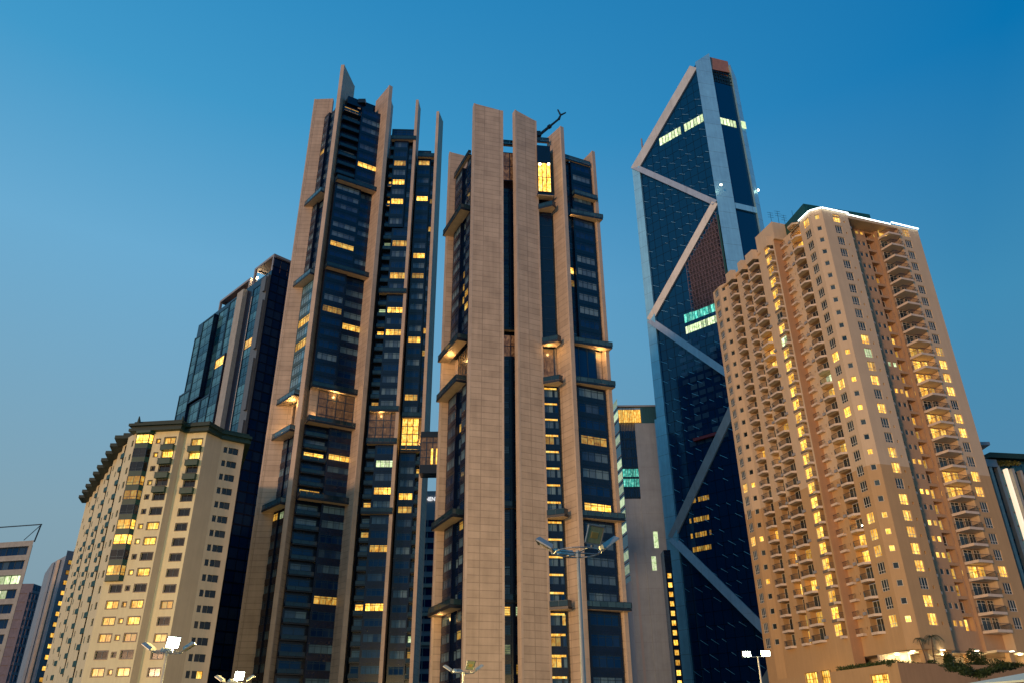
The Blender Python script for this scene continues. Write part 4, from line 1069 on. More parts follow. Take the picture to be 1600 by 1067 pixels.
m.box(OF, 0, Lo+1.4, .0, .3, zf-.25, zf, 0); m.tube(OF.at(Lo+1.2, .15, zf), OF.at(Lo+.4, .15, zt-.5), .2, .2, 6); m.tube(OF.at(Lo+1.25, .1, zf-.12), (OF.at(Lo)[0]-14, OF.at(Lo)[1]+18, zf-.12), .12, .12, 5); m.build('roof_frame', ['mull'], O)
m = MB(); m.box(OF, 2, Lo-22, -15, -4, zt+.03, zt+.9, 0); m.build('roof_parapet', ['concrete'], O)

U = thing('grey_tower', 'narrow grey tower with one column of small yellow windows, left of the cream hotel', 'tower', (-165, 295, 0))
YU = 290; UF = Fr(PU(-.5745, YU), PU(-.5590, YU*.995)); UG = Fr(UF.at(UF.L)[:2], PU(-.538, YU*1.01)); zt = zp(97, 868, YU)
b = MB(); b.prism([UF.at(0)[:2], UF.at(UF.L)[:2], (UF.at(UF.L)[0]-11, YU+18), (UF.at(0)[0]-12, YU+18)], 0, [zt-2.5, zt, zt, zt-2.5], 0)
b.prism([UG.at(0.02)[:2], UG.at(UG.L)[:2], (UG.at(UG.L)[0]-12, YU+20), (UG.at(0)[0]-8, YU+20)], 0, zt+1.8, 1)
b.box(UF, .9, 1.4, .01, .3, 0, zt-2.4, 0); b.box(UF, 2.6, 3.9, .01, .5, 0, zt-1.5, 2); b.build('wall', ['grey2', 'grey', 'soffit'], U)
wu = Parts(U, 'window', WM)
for j in range(16):
    c = UG.at(2.0, 0, zt-2.2-j*3.55)
    if c[2] < 3: break
    wu.add(window(UG, 1.2, 2.9, c[2]-.8, c[2]+.8, .03, 1, 0, .12, 2, .28 if j < 2 else .6), c, 3)
wu.flush()
m = MB(); m.box(UG, 3.4, 4.6, -3, .02, 0, zt+3.2, 0); m.build('stair_shaft', ['navy'], U)

V = thing('distant_tower', 'hazy mauve tower with a grid of windows, behind the slab office at the far left', 'tower', (-235, 420, 0))
YV = 400; VF = Fr(PU(-.615, YV), PU(-.5900, YV)); VG = Fr(PU(-.5900, YV), PU(-.5700, YV*1.02)); zt = zp(38, 914, YV)
b = MB(); b.box(VF, 0, VF.L, -15, 0, 0, zt+1, 0); b.box(VG, 0.02, VG.L, -15, -.02, 0, zp(62, 928, YV*1.01), 0)
for j in range(18): b.box(VG, 0, VG.L, .0, .35, 4+j*4.1, 5.3+j*4.1, 1); b.box(VF, 0, VF.L, .01, .3, 4+j*4.1, 5.3+j*4.1, 1)
for i in range(6): b.box(VG, VG.L*i/5.2, VG.L*i/5.2+.5, .36, .6, 0, zt-4, 1)
b.box(VF, VF.L-1.6, VF.L-.6, .31, .8, 0, zt-3, 1); b.build('wall', ['mauve', 'mauve'], V)
wv = Parts(V, 'window', WM)
for j in range(18):
    for i in range(5): a = VG.L*i/5.2+.7; wv.add(window(VG, a, a+1.2, 5.5+j*4.1, 7.9+j*4.1, .05, 1, 0, .1, 1, random.choice([.1, .3, .6])), VG.at(a, 0, 6+j*4), 3)
wv.flush()

# ------------------------------------------------------------------ peach apartment tower, right
C = thing('apartment_tower', 'peach apartment tower with many small balconies and a white neon line round its roof', 'apartment building', (85, 165, 0))
dR, dL = (.951, .309), (-.309, .951)
FR = Fr(PU(.482, 145.9), d=dR); FR.o = (70.3, 145.9)
CH = Fr((70.3, 145.9), (68.1, 147.0)); PF = Fr((68.1, 147.0), (66.9, 150.7)); FL = Fr((66.9, 150.7), d=dL); FM = Fr(FL.at(0, 2.5)[:2], d=dL)
CT = zp(1294, 328, 146.4); CB = 17.4; SPL = EYE+.333*147; CP = 3.09
def zc(k): return EYE+.731*147-.2-CP*k
NFL = 29
winC = Parts(C, 'window', WM); winC.ms = ['white', 'glassG', 'litW', 'litC', 'lounge']
balC = Parts(C, 'balcony', ['slabp'])
wallC = MB()      # 0 peach, 1 ochre, 2 recess
def rows_to(sset): return set(sset)
def ccol(F, s0, s1, h_, litset, n=0, nc=2, tr=.28, dim=(), cool=(), rows=range(NFL), dz=0, dep=.22, base_t=(.15, .45), wh=1.0):
    holes = []
    for k in rows:
        z = zc(k)+dz; c = F.at((s0+s1)/2, n, z)
        if k in cool: g, t = 3, .9
        elif k in litset: g, t = 2, random.uniform(.75, 1.15)
        elif k in dim: g, t = 2, .38
        else: g, t = 1, random.uniform(*base_t)
        holes.append((z-h_/2, z+h_/2))
        winC.add(window(F, s0, s1, z-h_/2, z+h_/2, n-dep, nc, tr, .09, g, t), c, (s1-s0)*h_*wh)
    return (s0, s1, holes)
def lit_by_px(F, sm, n, L, rx=8, ry=6, dz=0):
    s, d = set(), {}
    for k in range(NFL+2):
        h = hit(L, proj(*F.at(sm, n, zc(k)+dz)), rx, ry)
        if h: s.add(k); d[k] = h
    return s
# right face
sA = FR.su(.502); sr0, sr1, sb1, s_end = FR.su(.5198), FR.su(.5690), FR.su(.5920), FR.su(.6212)
SR = FR.su(.6025)
cA = ccol(FR, sA-.95, sA+.95, 2.1, {0,10,13,15,18,19,21,22,23,24,25,27,28}, dim={12}, cool={11}, nc=3)
vent = [(FR.su(.5125)-.18, FR.su(.5125)+.18, [(zc(k)-.9, zc(k)-.35) for k in range(NFL)])]
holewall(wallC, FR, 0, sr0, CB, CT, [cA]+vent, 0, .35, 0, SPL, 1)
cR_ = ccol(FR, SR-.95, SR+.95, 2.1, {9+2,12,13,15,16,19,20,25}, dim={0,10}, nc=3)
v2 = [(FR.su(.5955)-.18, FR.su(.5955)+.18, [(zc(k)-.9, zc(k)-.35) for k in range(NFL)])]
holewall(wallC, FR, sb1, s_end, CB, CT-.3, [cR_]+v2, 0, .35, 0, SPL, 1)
# recess
rn = -3.0
FRr = FR.off(0, rn)
u2s = lambda u: FR.su(u, rn)
r0, r1 = u2s(.5185), u2s(.5740)
def pr(uc, hw, L, D, kk=(), cw=()): c = u2s(uc); return [ccol(FR, c-hw-.62, c-hw+.30, 1.15, L, n=rn, nc=1, tr=0, dim=D, cool=cw), ccol(FR, c+hw-.30, c+hw+.62, 1.15, L, n=rn, nc=1, tr=0, dim=D, cool=cw)]
cp1 = pr(.5315, .52, {13,18,20,22,23,24}, {0,28}, cw={11}); cp2 = pr(.5580, .52, {0,11,13,15,19,20,25}, {12,16})
dcn = u2s(.5448)
cdo = ccol(FR, dcn-.75, dcn+.75, 2.1, {28,9}, n=rn-1.2, nc=2, tr=.3, dim=set(range(8, 28))-{14,19,23,27}|{4}, dep=.0, dz=-.1, base_t=(.1, .3))
dh = (dcn-1.15, dcn+1.15, [(zc(k)-1.25, zc(k)+1.25) for k in range(NFL)])
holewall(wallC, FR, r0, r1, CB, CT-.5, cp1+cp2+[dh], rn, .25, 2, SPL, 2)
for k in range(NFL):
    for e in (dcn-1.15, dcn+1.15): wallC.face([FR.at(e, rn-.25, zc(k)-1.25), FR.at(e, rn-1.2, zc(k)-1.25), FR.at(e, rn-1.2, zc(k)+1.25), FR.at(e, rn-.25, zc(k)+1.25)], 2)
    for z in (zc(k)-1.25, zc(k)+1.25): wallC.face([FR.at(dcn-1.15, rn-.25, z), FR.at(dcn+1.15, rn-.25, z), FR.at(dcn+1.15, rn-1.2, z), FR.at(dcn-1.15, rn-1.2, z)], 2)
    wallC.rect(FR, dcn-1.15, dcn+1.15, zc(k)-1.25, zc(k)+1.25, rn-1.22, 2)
    # juliet rail
    b = MB(); 
    for j in range(7): x = dcn-1.1+j*2.2/6; b.box(FR, x-.02, x+.02, rn-.1, rn-.06, zc(k)-1.2, zc(k)-.35, 0)
    b.box(FR, dcn-1.12, dcn+1.12, rn-.12, rn-.05, zc(k)-.35, zc(k)-.28, 0)
    balC.add(b, FR.at(dcn, rn, zc(k)), .8) if False else wallC.join(MB())
wallC.face([FR.at(sr0, 0, CB), FR.at(sr0, rn, CB), FR.at(sr0, rn, CT), FR.at(sr0, 0, CT)], 0)
# sliver balconies on the recess return
for k in range(NFL):
    b = MB(); z = zc(k)-1.45
    b.prism([FR.at(sr0, -2.6)[:2], FR.at(sr0, -.1)[:2], FR.at(sr0+.85, -.5)[:2], FR.at(sr0+.85, -2.4)[:2]], z-.25, z+.25, 0)
    r = MB(); 
    for t_ in (-.6, -1.2, -1.8, -2.3): r.box(FR, sr0+.78, sr0+.82, t_-.02, t_+.02, z+.25, z+1.1, 0)
    r.box(FR, sr0+.76, sr0+.84, -2.4, -.5, z+1.1, z+1.15, 0)
    balC.add(b, FR.at(sr0, -1, z), 2.2, ('railing', r, ['mull']))
# balcony column on the right face
br0, br1 = sr1, sb1; nb = -1.6
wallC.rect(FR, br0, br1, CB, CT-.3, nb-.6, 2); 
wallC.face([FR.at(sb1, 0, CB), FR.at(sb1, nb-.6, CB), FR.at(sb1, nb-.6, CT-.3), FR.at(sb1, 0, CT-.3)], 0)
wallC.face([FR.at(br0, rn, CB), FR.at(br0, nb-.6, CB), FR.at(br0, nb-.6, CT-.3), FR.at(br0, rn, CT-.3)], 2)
litB = {0: .9, 10: .35, 11: 1.0, 12: .8, 13: .8, 15: .8, 16: 1.0, 19: .6, 20: .7, 25: 1.0}
def balcony(F, s0, s1, n0, n1, z, Pts, size, cx=.5, th=.45, rail_h=1.0):
    b = MB(); b.prism([F.at(s0, n0)[:2], F.at(s0+cx, n1)[:2], F.at(s1-cx, n1)[:2], F.at(s1, n0)[:2]], z-th, z, 0)
    P = [F.at(s0, n0)[:2], F.at(s0+cx, n1-.06)[:2], F.at(s1-cx, n1-.06)[:2], F.at(s1, n0)[:2]]
    r = MB()
    for u_, v_ in zip(P[:-1], P[1:]):
        Fq = Fr(u_, v_); k = max(2, int(Fq.L/.22))
        if Fq.L < .15: continue
        for j in range(k+1): x = Fq.L*j/k; r.box(Fq, x-.016, x+.016, -.016, .016, z, z+rail_h, 0)
        r.box(Fq, 0, Fq.L, -.035, .035, z+rail_h, z+rail_h+.06, 0)
    Pts.add(b, F.at((s0+s1)/2, n1, z), size, ('railing', r, ['mull']))
for k in range(NFL):
    z = zc(k)-1.3; h = litB.get(k, 0)
    g, t = (2, h) if h else (1, random.uniform(.1, .5))
    m = window(FR, br0+.5, br0+2.6, z+.1, z+2.4, nb-.55, 2, .75, .08, g, t)
    sm = br1-.9
    m.join(window(FR, br0+2.7, br1-.3, z+.1, z+2.4, nb-.3, 2, .75, .08, g, t*.8))
    winC.add(m, FR.at(sm, 0, z), 7)
    balcony(FR, br0+.1, br1+.0, nb-.5, .75, z-.02, balC, 7, .5, .5)
# chamfer face and paired-window face
sq = CH.L/2
cS = ccol(CH, sq-.5, sq+.5, 1.15, {11,13,15,18,22,23,24,28}, nc=1, tr=0, dim={0})
holewall(wallC, CH, 0, CH.L, CB, CT, [cS], 0, .3, 0, SPL, 1)
cP = ccol(PF, PF.L/2-.95, PF.L/2+.95, 2.1, {0,11,13,15,22,23,24,28}, nc=3)
holewall(wallC, PF, 0, PF.L, CB, CT, [cP], 0, .3, 0, SPL, 1)
# left flank: (frame, n, s range, litlist, bay chamfer)
LE = [(1242,364,1.1),(1249,381,.8),(1296,590,10.7),(1314,670,1),(1310,670,.7),(1342,835,.8),(1347,853,1.1),(1351,864,1),(1370,985,.7),(1366,990,.5)]
LBC = [(1204,655,.6),(1209,686,1),(1194,696,.6),(1189,706,.9),(1217,747,.7),(1239,738,.6),(1221,768,.5),(1213,838,.9),(1237,870,.9),(1246,918,.7),(1258,864,.6),(1267,912,.7),(1229,625,.8),(1200,760,.5),
 (1204,532,.5),(1203,545,.8),(1224,664,.5),(1186,680,.4)]
def flank_balc(F, n, s0, s1, L, dep=1.5, out=1.0, size=6, cx=.5, rx=8):
    """one column of recessed balconies"""
    holes = [(zc(k)-1.42, zc(k)+1.18) for k in range(NFL)]
    for k in range(NFL):
        z = zc(k)-1.42; a, b_ = s0, s1
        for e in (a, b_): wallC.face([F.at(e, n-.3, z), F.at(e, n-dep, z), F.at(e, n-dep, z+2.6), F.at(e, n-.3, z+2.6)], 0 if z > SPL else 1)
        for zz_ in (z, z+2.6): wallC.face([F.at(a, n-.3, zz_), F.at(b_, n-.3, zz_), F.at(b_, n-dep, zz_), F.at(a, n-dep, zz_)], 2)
        h = hit(L, proj(*F.at((a+b_)/2, n, z+1.2)), rx, 7)
        if h: g, t = (3, h-10) if h > 9 else (2, h)
        elif k > 8 and random.random() < .16: g, t = 2, random.uniform(.3, .8)
        else: g, t = 1, random.uniform(0, .45)
        m = window(F, a+.05, b_-.05, z+.02, z+2.55, n-dep, 3, .0, .09, g, t)
        winC.add(m, F.at((a+b_)/2, n, z), 5)
        balcony(F, a, b_, n, n+out, z+.02, balC, size, cx)
    return (s0, s1, holes)
sE0, sE1 = .35, FL.su(.4262)
cE = flank_balc(FL, 0, sE0, sE1, LE, cx=.9)
s_p = 7.0
v3 = [(sE1+.9, sE1+1.15, [(zc(k)-.6, zc(k)-.1) for k in range(NFL)])]
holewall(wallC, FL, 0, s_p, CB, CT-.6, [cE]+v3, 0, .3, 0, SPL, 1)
wallC.face([FL.at(s_p, 0, CB-4), FL.at(s_p, 2.5, CB-4), FL.at(s_p, 2.5, CT-.2), FL.at(s_p, 0, CT-.2)], 3)
# sliver balconies beside the pier
for k in range(NFL):
    z = zc(k)-1.4; b = MB(); b.box(FL, 5.2, s_p-.02, .02, .9, z-.25, z+.2, 0)
    r = MB(); r.box(FL, 5.2, s_p-.02, .84, .9, z+1.05, z+1.12, 0)
    for j in range(6): r.box(FL, 5.2+j*.33, 5.24+j*.33, .85, .89, z+.2, z+1.05, 0)
    balC.add(b, FL.at(6, 1, z), 1.6, ('railing', r, ['mull']))
S_ = lambda u: FM.su(u)
cD = flank_balc(FM, 0, s_p+.5, s_p+1.75, [(1200,415,.9),(1216,385,.5)], out=.9, size=2, cx=.25)
cl0, cl1 = S_(.3905), S_(.3815)
litcol = ccol(FM, cl0, cl1, 2.2, set(range(NFL))-{2, 6}, nc=2, tr=.35, dim={2}, cool={8}, base_t=(.3, .5), dz=-.1)
# grey spandrels under every stair window
for k in range(NFL): 
    m = MB(); m.box(FM, cl0-.05, cl1+.05, .01, .12, zc(k)-1.78, zc(k)-1.23, 0); m.build('stair_spandrel', ['greyP'], C) if k < 28 else None
sC0, sC1 = S_(.3705), S_(.3560)
cC = flank_balc(FM, 0, sC0, sC1, LBC)
sB0, sB1 = S_(.3515), S_(.3425)
cBb = flank_balc(FM, 0, sB0, sB1, LBC, out=.9, size=4)
sA0, sA1_ = S_(.3335), S_(.3225)
acs = Parts(C, 'air_conditioner', ['grey'], 60)
for k in range(NFL):
    for F_, s_, n_ in ((FL, sE1+.35, .02), (FM, (sC0-.75), .02), (FM, sB0-.55, .02), (FR, sr0+1.0, rn+.02)):
        if random.random() < .55: b = MB(); z = zc(k)-1.0+random.uniform(-.1, .1); b.box(F_, s_, s_+.75, n_, n_+.32, z-.3, z+.25, 0); acs.add(b, F_.at(s_, 0, z), 1)
acs.flush()
cAa = flank_balc(FM, 0, sA0, sA1_, LBC)
s9 = S_(.3165); 
vv = [(S_(.3545)-.12, S_(.3545)+.12, [(zc(k)-.6, zc(k)-.1) for k in range(NFL)]), (S_(.3385)-.12, S_(.3385)+.12, [(zc(k)-.6, zc(k)-.1) for k in range(NFL)])]
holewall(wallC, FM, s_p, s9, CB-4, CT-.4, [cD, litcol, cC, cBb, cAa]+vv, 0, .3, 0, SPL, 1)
# last bay at the far end, turned a little towards the street
lb0 = FM.at(s9)[:2]; LB1 = Fr(lb0, d=(-.62, .78)); q1_ = LB1.su(.3055); LB2 = Fr(LB1.at(q1_)[:2], d=(-.28, .96)); q2_ = LB2.su(.2950)
LBX = [(1178,762,1),(1190,812,1),(1178,840,1),(1191,842,1),(1178,852,.6),(1200,905,1),(1197,912,.9),(1164,766,.8),(1176,848,.8)]
sset = lit_by_px(LB1, q1_/2, 0, [(1179,762,1),(1191,842,1),(1200,905,1)], 7, 6); pset = lit_by_px(LB2, q2_/2, 0, [(1164,768,1),(1175,850,1)], 8, 8)
c1_ = ccol(LB1, q1_/2-.55, q1_/2+.55, 1.2, sset, nc=1, tr=0); c2_ = ccol(LB2, q2_/2-.95, q2_/2+.95, 2.1, pset, nc=3)
holewall(wallC, LB1, 0, q1_, CB-4, CT-.6, [c1_], 0, .3, 0, SPL, 1); holewall(wallC, LB2, 0, q2_, CB-4, CT-.6, [c2_], 0, .3, 0, SPL, 1)
eL = LB2.at(q2_)[:2]
wallC.face([(*eL, 0), (eL[0]+20, eL[1]+6, 0), (eL[0]+20, eL[1]+6, CT-.6), (*eL, CT-.6)], 0)
eR = FR.at(s_end)[:2]
wallC.face([(*eR, 0), (eR[0]-9, eR[1]+30, 0), (eR[0]-9, eR[1]+30, CT-.3), (*eR, CT-.3)], 0)
wallC.build('wall', ['peach', 'peachD', 'pinkr', 'pier'], C)
# roof deck and back
rf = MB()
rf.prism([FR.at(.1, -.1)[:2], FR.at(sr0, -.1)[:2], FR.at(r0, rn-.1)[:2], FR.at(r1, rn-.1)[:2], FR.at(br0, nb-.7)[:2], FR.at(s_end-.1, -.1)[:2], (eR[0]-9, eR[1]+30), (eL[0]+20, eL[1]+6.2), (eL[0]+.3, eL[1]), FM.at(s_p+.1, -.1)[:2], FL.at(s_p, -.2)[:2], FL.at(.1, -.1)[:2]], CT-1.6, CT-1.1, 0)
rf.build('roof_deck', ['peachD'], C)
# head of each recess
hd = MB(); hd.box(FR, sr0+.01, sb1-.01, rn-.2, -.0, CT-1.05, CT-.31, 0); hd.build('roof_beam', ['peach'], C)
# balcony hoods at the top of the flank
for (a, b_) in ((sC0, sC1), (sB0, sB1), (sA0, sA1_), (s_p+.5, s_p+1.75)):
    m = MB(); m.prism([FM.at(a, 0.01)[:2], FM.at(a+.35, 1.3)[:2], FM.at(b_-.35, 1.3)[:2], FM.at(b_, .01)[:2]], CT-2.3, CT+.4, 0); m.build('balcony_hood', ['peach'], C)
m = MB(); m.prism([FL.at(sE0, .01)[:2], FL.at(sE0+.8, 1.3)[:2], FL.at(sE1-.8, 1.3)[:2], FL.at(sE1, .01)[:2]], zc(0)+1.5, CT+.1, 0); m.build('balcony_hood', ['peach'], C)
# lift core above the roof
zk = zp(1207, 345, FM.Y(S_(.4025)))
kb = MB(); k0, k1 = S_(.4010), S_(.3712)
kb.prism([FM.at(k0, .02)[:2], FM.at(k1, .02)[:2], FM.at(k1, -13)[:2], FM.at(k0, -13)[:2]], CT-1, zk, 0); kb.build('lift_core', ['peach'], C)
# neon along the parapet
nz = MB(); segs = [(PF.at(PF.L, .25), PF.at(0, .3)), (CH.at(CH.L, .3), CH.at(0, .3)), (FR.at(0, .3), FR.at(sr0, .3)), (FR.at(sr0+.2, -.15), FR.at(sb1-1.8, -.15)), (FR.at(sb1-1.8, .3), FR.at(s_end, .3))]
for a, b_ in segs: nz.tube((a[0], a[1], CT+.12), (b_[0], b_[1], CT+(.12 if b_[0] < 80 else -.1)), .16, .16, 6)
nz.build('neon_line', ['neon'], C)
cp_ = MB()
for F, a, b_ in ((PF, 0, PF.L), (CH, 0, CH.L), (FR, 0, sr0)): cp_.box(F, a, b_, -.4, .12, CT-.0, CT+.0+.001, 0) if False else None
# green pitched roof behind the parapet
g_ = MB(); ra = uw(1277, 318); 
G0_, G1_ = FR.at(-1.5, -3.5), FR.at(FR.su(.574), -3.5)
zr0, zr1 = zp(1277, 318, G0_[1]), zp(1379, 335, G1_[1])
g_.hexa([(G0_[0], G0_[1], CT-1), (G1_[0], G1_[1], CT-1), (G1_[0]-3, G1_[1]+14, CT-1), (G0_[0]-3, G0_[1]+14, CT-1)], [(G0_[0], G0_[1], zr0), (G1_[0], G1_[1], zr1), (G1_[0]-3, G1_[1]+14, zr1), (G0_[0]-3, G0_[1]+14, zr0)], 0)
g_.build('penthouse_roof', ['green'], C)
# balcony soffit lamp glow
for (px_, py_, F, n) in ((1246, 369, FL, .3), (1387, 366, FR, .2), (1345, 822, FL, .3)):
    s_, z = F.pz(px_, py_, n); m = MB(); c = F.at(s_, n-.4, z+.3); m.tube((c[0], c[1], c[2]-.1), (c[0], c[1], c[2]+.1), .18, .18, 8); m.build('balcony_lamp', ['downl'], C)
    l = bpy.data.lights.new('balcony_light', 'POINT'); l.energy = 90; l.color = (1, .62, .2); l.shadow_soft_size = .2
    lo = bpy.data.objects.new('balcony_light', l); col.objects.link(lo); lo.location = (c[0], c[1], c[2]-.3)
# podium
pc = (63.2, 141.0); PR_ = Fr(pc, d=dR); PL_ = Fr(pc, d=dL); ZPp = zp(1402, 1034, 141); TF_ = ZPp-1.1
pd = MB(); zf = TF_
pL1 = PL_.at(34)[:2]; pR1 = PR_.at(46)[:2]
sh = PL_.su(.3697)
lw0, lw1 = [(PL_.su(u)) for u in (.352, .336)]
wins_p = [(.4370, .4130, 1043, 1068, 1.2), (.4030, .3850, 1060, 1075, .6)]
holes_ = []
for ua, ub, ya, yb, t in wins_p:
    a, b_ = PL_.su(ua), PL_.su(ub); z1 = zp(1360, ya+8, 145); z0 = z1-3.2
    a += .5; holes_.append((a, b_, [(z0, z1)]))
    m = window(PL_, a, b_, z0, z1, -.4, 5, .7, .08, 2, t); m.build('podium_window', WM, C)
z1 = zp(1263, 1047, 160); 
for ua, ub in ((.3515, .3375), (.3665, .3560)):
    a, b_ = PL_.su(ua), PL_.su(ub); holes_.append((a, b_, [(z1-3.0, z1)])); m = window(PL_, a, b_, z1-3, z1, -.4, 4, .6, .08, 2, 1.0); m.build('podium_window', WM, C)
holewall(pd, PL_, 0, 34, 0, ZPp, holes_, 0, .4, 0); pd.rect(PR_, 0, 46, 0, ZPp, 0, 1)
pd.prism([PL_.at(.2, -.3)[:2], PL_.at(sh, -.3)[:2], FM.at(S_(.35), -3)[:2], FR.at(30, -12)[:2], PR_.at(46, -.3)[:2]], TF_-.4, TF_, 2)
pd.face([(*pc, ZPp), (*PR_.at(46)[:2], ZPp), (*PR_.at(46, -.3)[:2], ZPp), (*PL_.at(.3, -.3)[:2], ZPp)], 0)
pd.face([(*pc, ZPp), (*PL_.at(sh)[:2], ZPp), (*PL_.at(sh, -.3)[:2], ZPp), (*PL_.at(.3, -.3)[:2], ZPp)], 0)
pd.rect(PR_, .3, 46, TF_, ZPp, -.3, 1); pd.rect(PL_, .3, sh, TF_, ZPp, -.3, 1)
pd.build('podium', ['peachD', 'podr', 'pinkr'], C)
# soffit over the open terrace, inner wall and round columns
sf = MB(); sf.prism([FR.at(.1, -.1)[:2], FR.at(sr0, -.1)[:2], FR.at(sr0, rn)[:2], FR.at(sr1, rn)[:2], FR.at(sr1, -.1)[:2], FR.at(s_end+6, -.1)[:2], FR.at(s_end+6, -14)[:2], FL.at(22, -14)[:2], FL.at(22, -.3)[:2], FL.at(.1, -.1)[:2]], CB-.05, CB+.3, 0)
sf.build('terrace_soffit', ['soffit'], C)
iw = MB(); iw.box(FR, -2, s_end+6, -9, -8.6, TF_, CB-.06, 0); iw.box(FL, .5, 10, -9, -8.6, TF_, CB-.06, 0) ; iw.box(FL, .3, 18, -4.2, -3.8, TF_, CB-.06, 0); iw.build('terrace_wall', ['soffit'], C)
for s_, nn in ((.8, -.9), (sr0-1, -.9), (sb1-1, -.9), (s_end-1, -.9), (sr0+7, -4.5)):
    m = MB(); c = FR.at(s_, nn); m.box(FR, s_-.5, s_+.5, nn-.5, nn+.5, TF_, CB-.06, 0); m.build('terrace_column', ['peachD'], C)
i = 0
for px_, py_ in ((1402,1021),(1426,1016),(1424,1019),(1473,1014),(1474,1021),(1526,1015),(1524,1021),(1581,1016),(1594,1021)):
    u_, w_ = uw(px_, py_); Yd = (CB-.1-EYE)/w_
    if Yd > 175: Yd = 150+i; 
    c = (u_*Yd, Yd, CB-.12); m = MB(); m.tube((c[0], c[1], c[2]-.06), (c[0], c[1], c[2]), .38, .38, 12); m.build('downlight', ['downl'], C)
    if i % 2 == 0:
        l = bpy.data.lights.new('terrace_light', 'POINT'); l.energy = 260; l.color = (1, .85, .45); l.shadow_soft_size = .35
        lo = bpy.data.objects.new('terrace_light', l); col.objects.link(lo); lo.location = (c[0], c[1], c[2]-.5)
    i += 1
winC.flush(); balC.flush()
# antennas on the roof
random.seed(4)
for px_, py_, hh in ((1205, 345, 12), (1216, 345, 14), (1226, 346, 9), (1239, 342, 12)):
    Yq = 164; b0 = ray_at(px_, py_, Yq); top = ray_at(px_-2, py_-hh*1.1, Yq); o = thing('roof_antenna', 'thin antenna on the peach tower lift core, %s' % {1205: 'the one nearest the braced tower', 1216: 'tallest branched one of the group', 1226: 'short bent one beside the lamp', 1239: 'plain straight rod nearest the roof neon'}[px_], 'antenna', (b0[0], b0[1], zk if px_ < 1230 else CT-1.1), 'antennas on the peach tower')
    m = MB(); m.tube((b0[0], Yq, zk if px_ < 1230 else CT-1.1), (top[0], Yq, top[2]), .07, .04, 5); m.build('mast', ['mull'], o)
    if px_ < 1230:
        m = MB()
        for j in range(3): z = top[2]-.2-j*.7; m.tube((top[0]-.7, Yq, z+.2), (top[0]+.7, Yq, z-.1), .035, .035, 4)
        m.build('cross_arm', ['mull'], o)

# ------------------------------------------------------------------ planting on the podium
def inst_plant(name, label, cat, F, s, n, z, fn, group):
    c = F.at(s, n, z); o = thing(name, label, cat, c, group); fn(o, c); return o
random.seed(14)
hb_ = MB()
for j in range(46): c = PL_.at(1.0+(sh-1.6)*j/46, -.9, ZPp+.15); leafcloud(hb_, c, .7, .7, .75, 55, .16)
solo(hb_, 'hedge', ['leaf'], 'clipped green hedge along the left parapet of the peach tower podium', 'hedge', PL_.at(6, -.9, TF_))
def shrub(px_, w_, h_, label, mat='leafD', dense=260):
    s = PR_.su(uw(px_, 1030)[0]); c = PR_.at(s, -1.4, TF_)
    o = thing('podium_shrub', label, 'shrub', c, 'shrubs on the podium'); m = MB()
    for j in range(5): h_ *= 1 if j else .74; leafcloud(m, (c[0]+random.uniform(-.4, .4)*w_, c[1]+random.uniform(-.3, .3), c[2]+h_*random.uniform(.35, .85)), w_*.4, .7, h_*.28, dense//5, .2)
    m.build('foliage', [mat], o); t = MB()
    for j in range(4): t.tube(c, (c[0]+random.uniform(-.4, .4)*w_, c[1], c[2]+h_*.6), .05, .03, 5)
    t.build('stem', ['bark'], o)
SH = [(1410, 3.0, 1.9, 'low shrub right at the podium corner beside the hedge'), (1424, 2.6, 2.2, 'loose shrub between the podium corner and the palms'), (1440, 2.6, 1.9, 'shrub below the leaning small palm'),
 (1455, 3.0, 2.4, 'shrub at the foot of the taller palm'), (1468, 2.8, 2.0, 'shrub just right of the taller palm'), (1480, 2.6, 1.8, 'small shrub under the middle ceiling lamps'),
 (1512, 3.2, 3.2, 'rounded dark shrub between the slanting bush and the round-headed bush'), (1523, 3.2, 2.1, 'low shrub under the round-headed bush'), (1536, 2.8, 2.3, 'shrub on the right foot of the round-headed bush'),
 (1552, 4.2, 3.0, 'wide dark shrub under the right ceiling lamps'), (1566, 4.2, 3.3, 'wide tall shrub right of the round-headed bush'), (1580, 3.8, 2.6, 'shrub with bright speckles near the picture edge'), (1594, 3.8, 2.8, 'last shrub on the podium at the picture edge')]
for px_, w_, h_, lb in SH: shrub(px_, w_, h_, lb)
def blob_tree(px_, top_py, lean, rx, rz, label):
    s = PR_.su(uw(px_, 1030)[0]); c = PR_.at(s, -1.3, TF_); zt_ = zp(px_, top_py, c[1]); o = thing('podium_tree', label, 'tree', c, 'small trees on the podium')
    t = MB(); t.tube(c, (c[0]+lean*.6, c[1], zt_-rz), .12, .07, 6); t.build('trunk', ['bark'], o)
    m = MB()
    for j in range(7): leafcloud(m, (c[0]+lean+random.uniform(-.5, .5)*rx, c[1]+random.uniform(-.5, .5), zt_-rz+random.uniform(-.6, .5)*rz), rx*.55, .9, rz*.5, 110, .2)
    m.build('crown', ['leafD'], o)
blob_tree(1500, 1008, -.9, 1.2, 2.2, 'slanting narrow bush with a dark crown on the podium'); blob_tree(1543, 1010, -.6, 2.0, 1.9, 'round-headed dark bush against the podium ceiling')
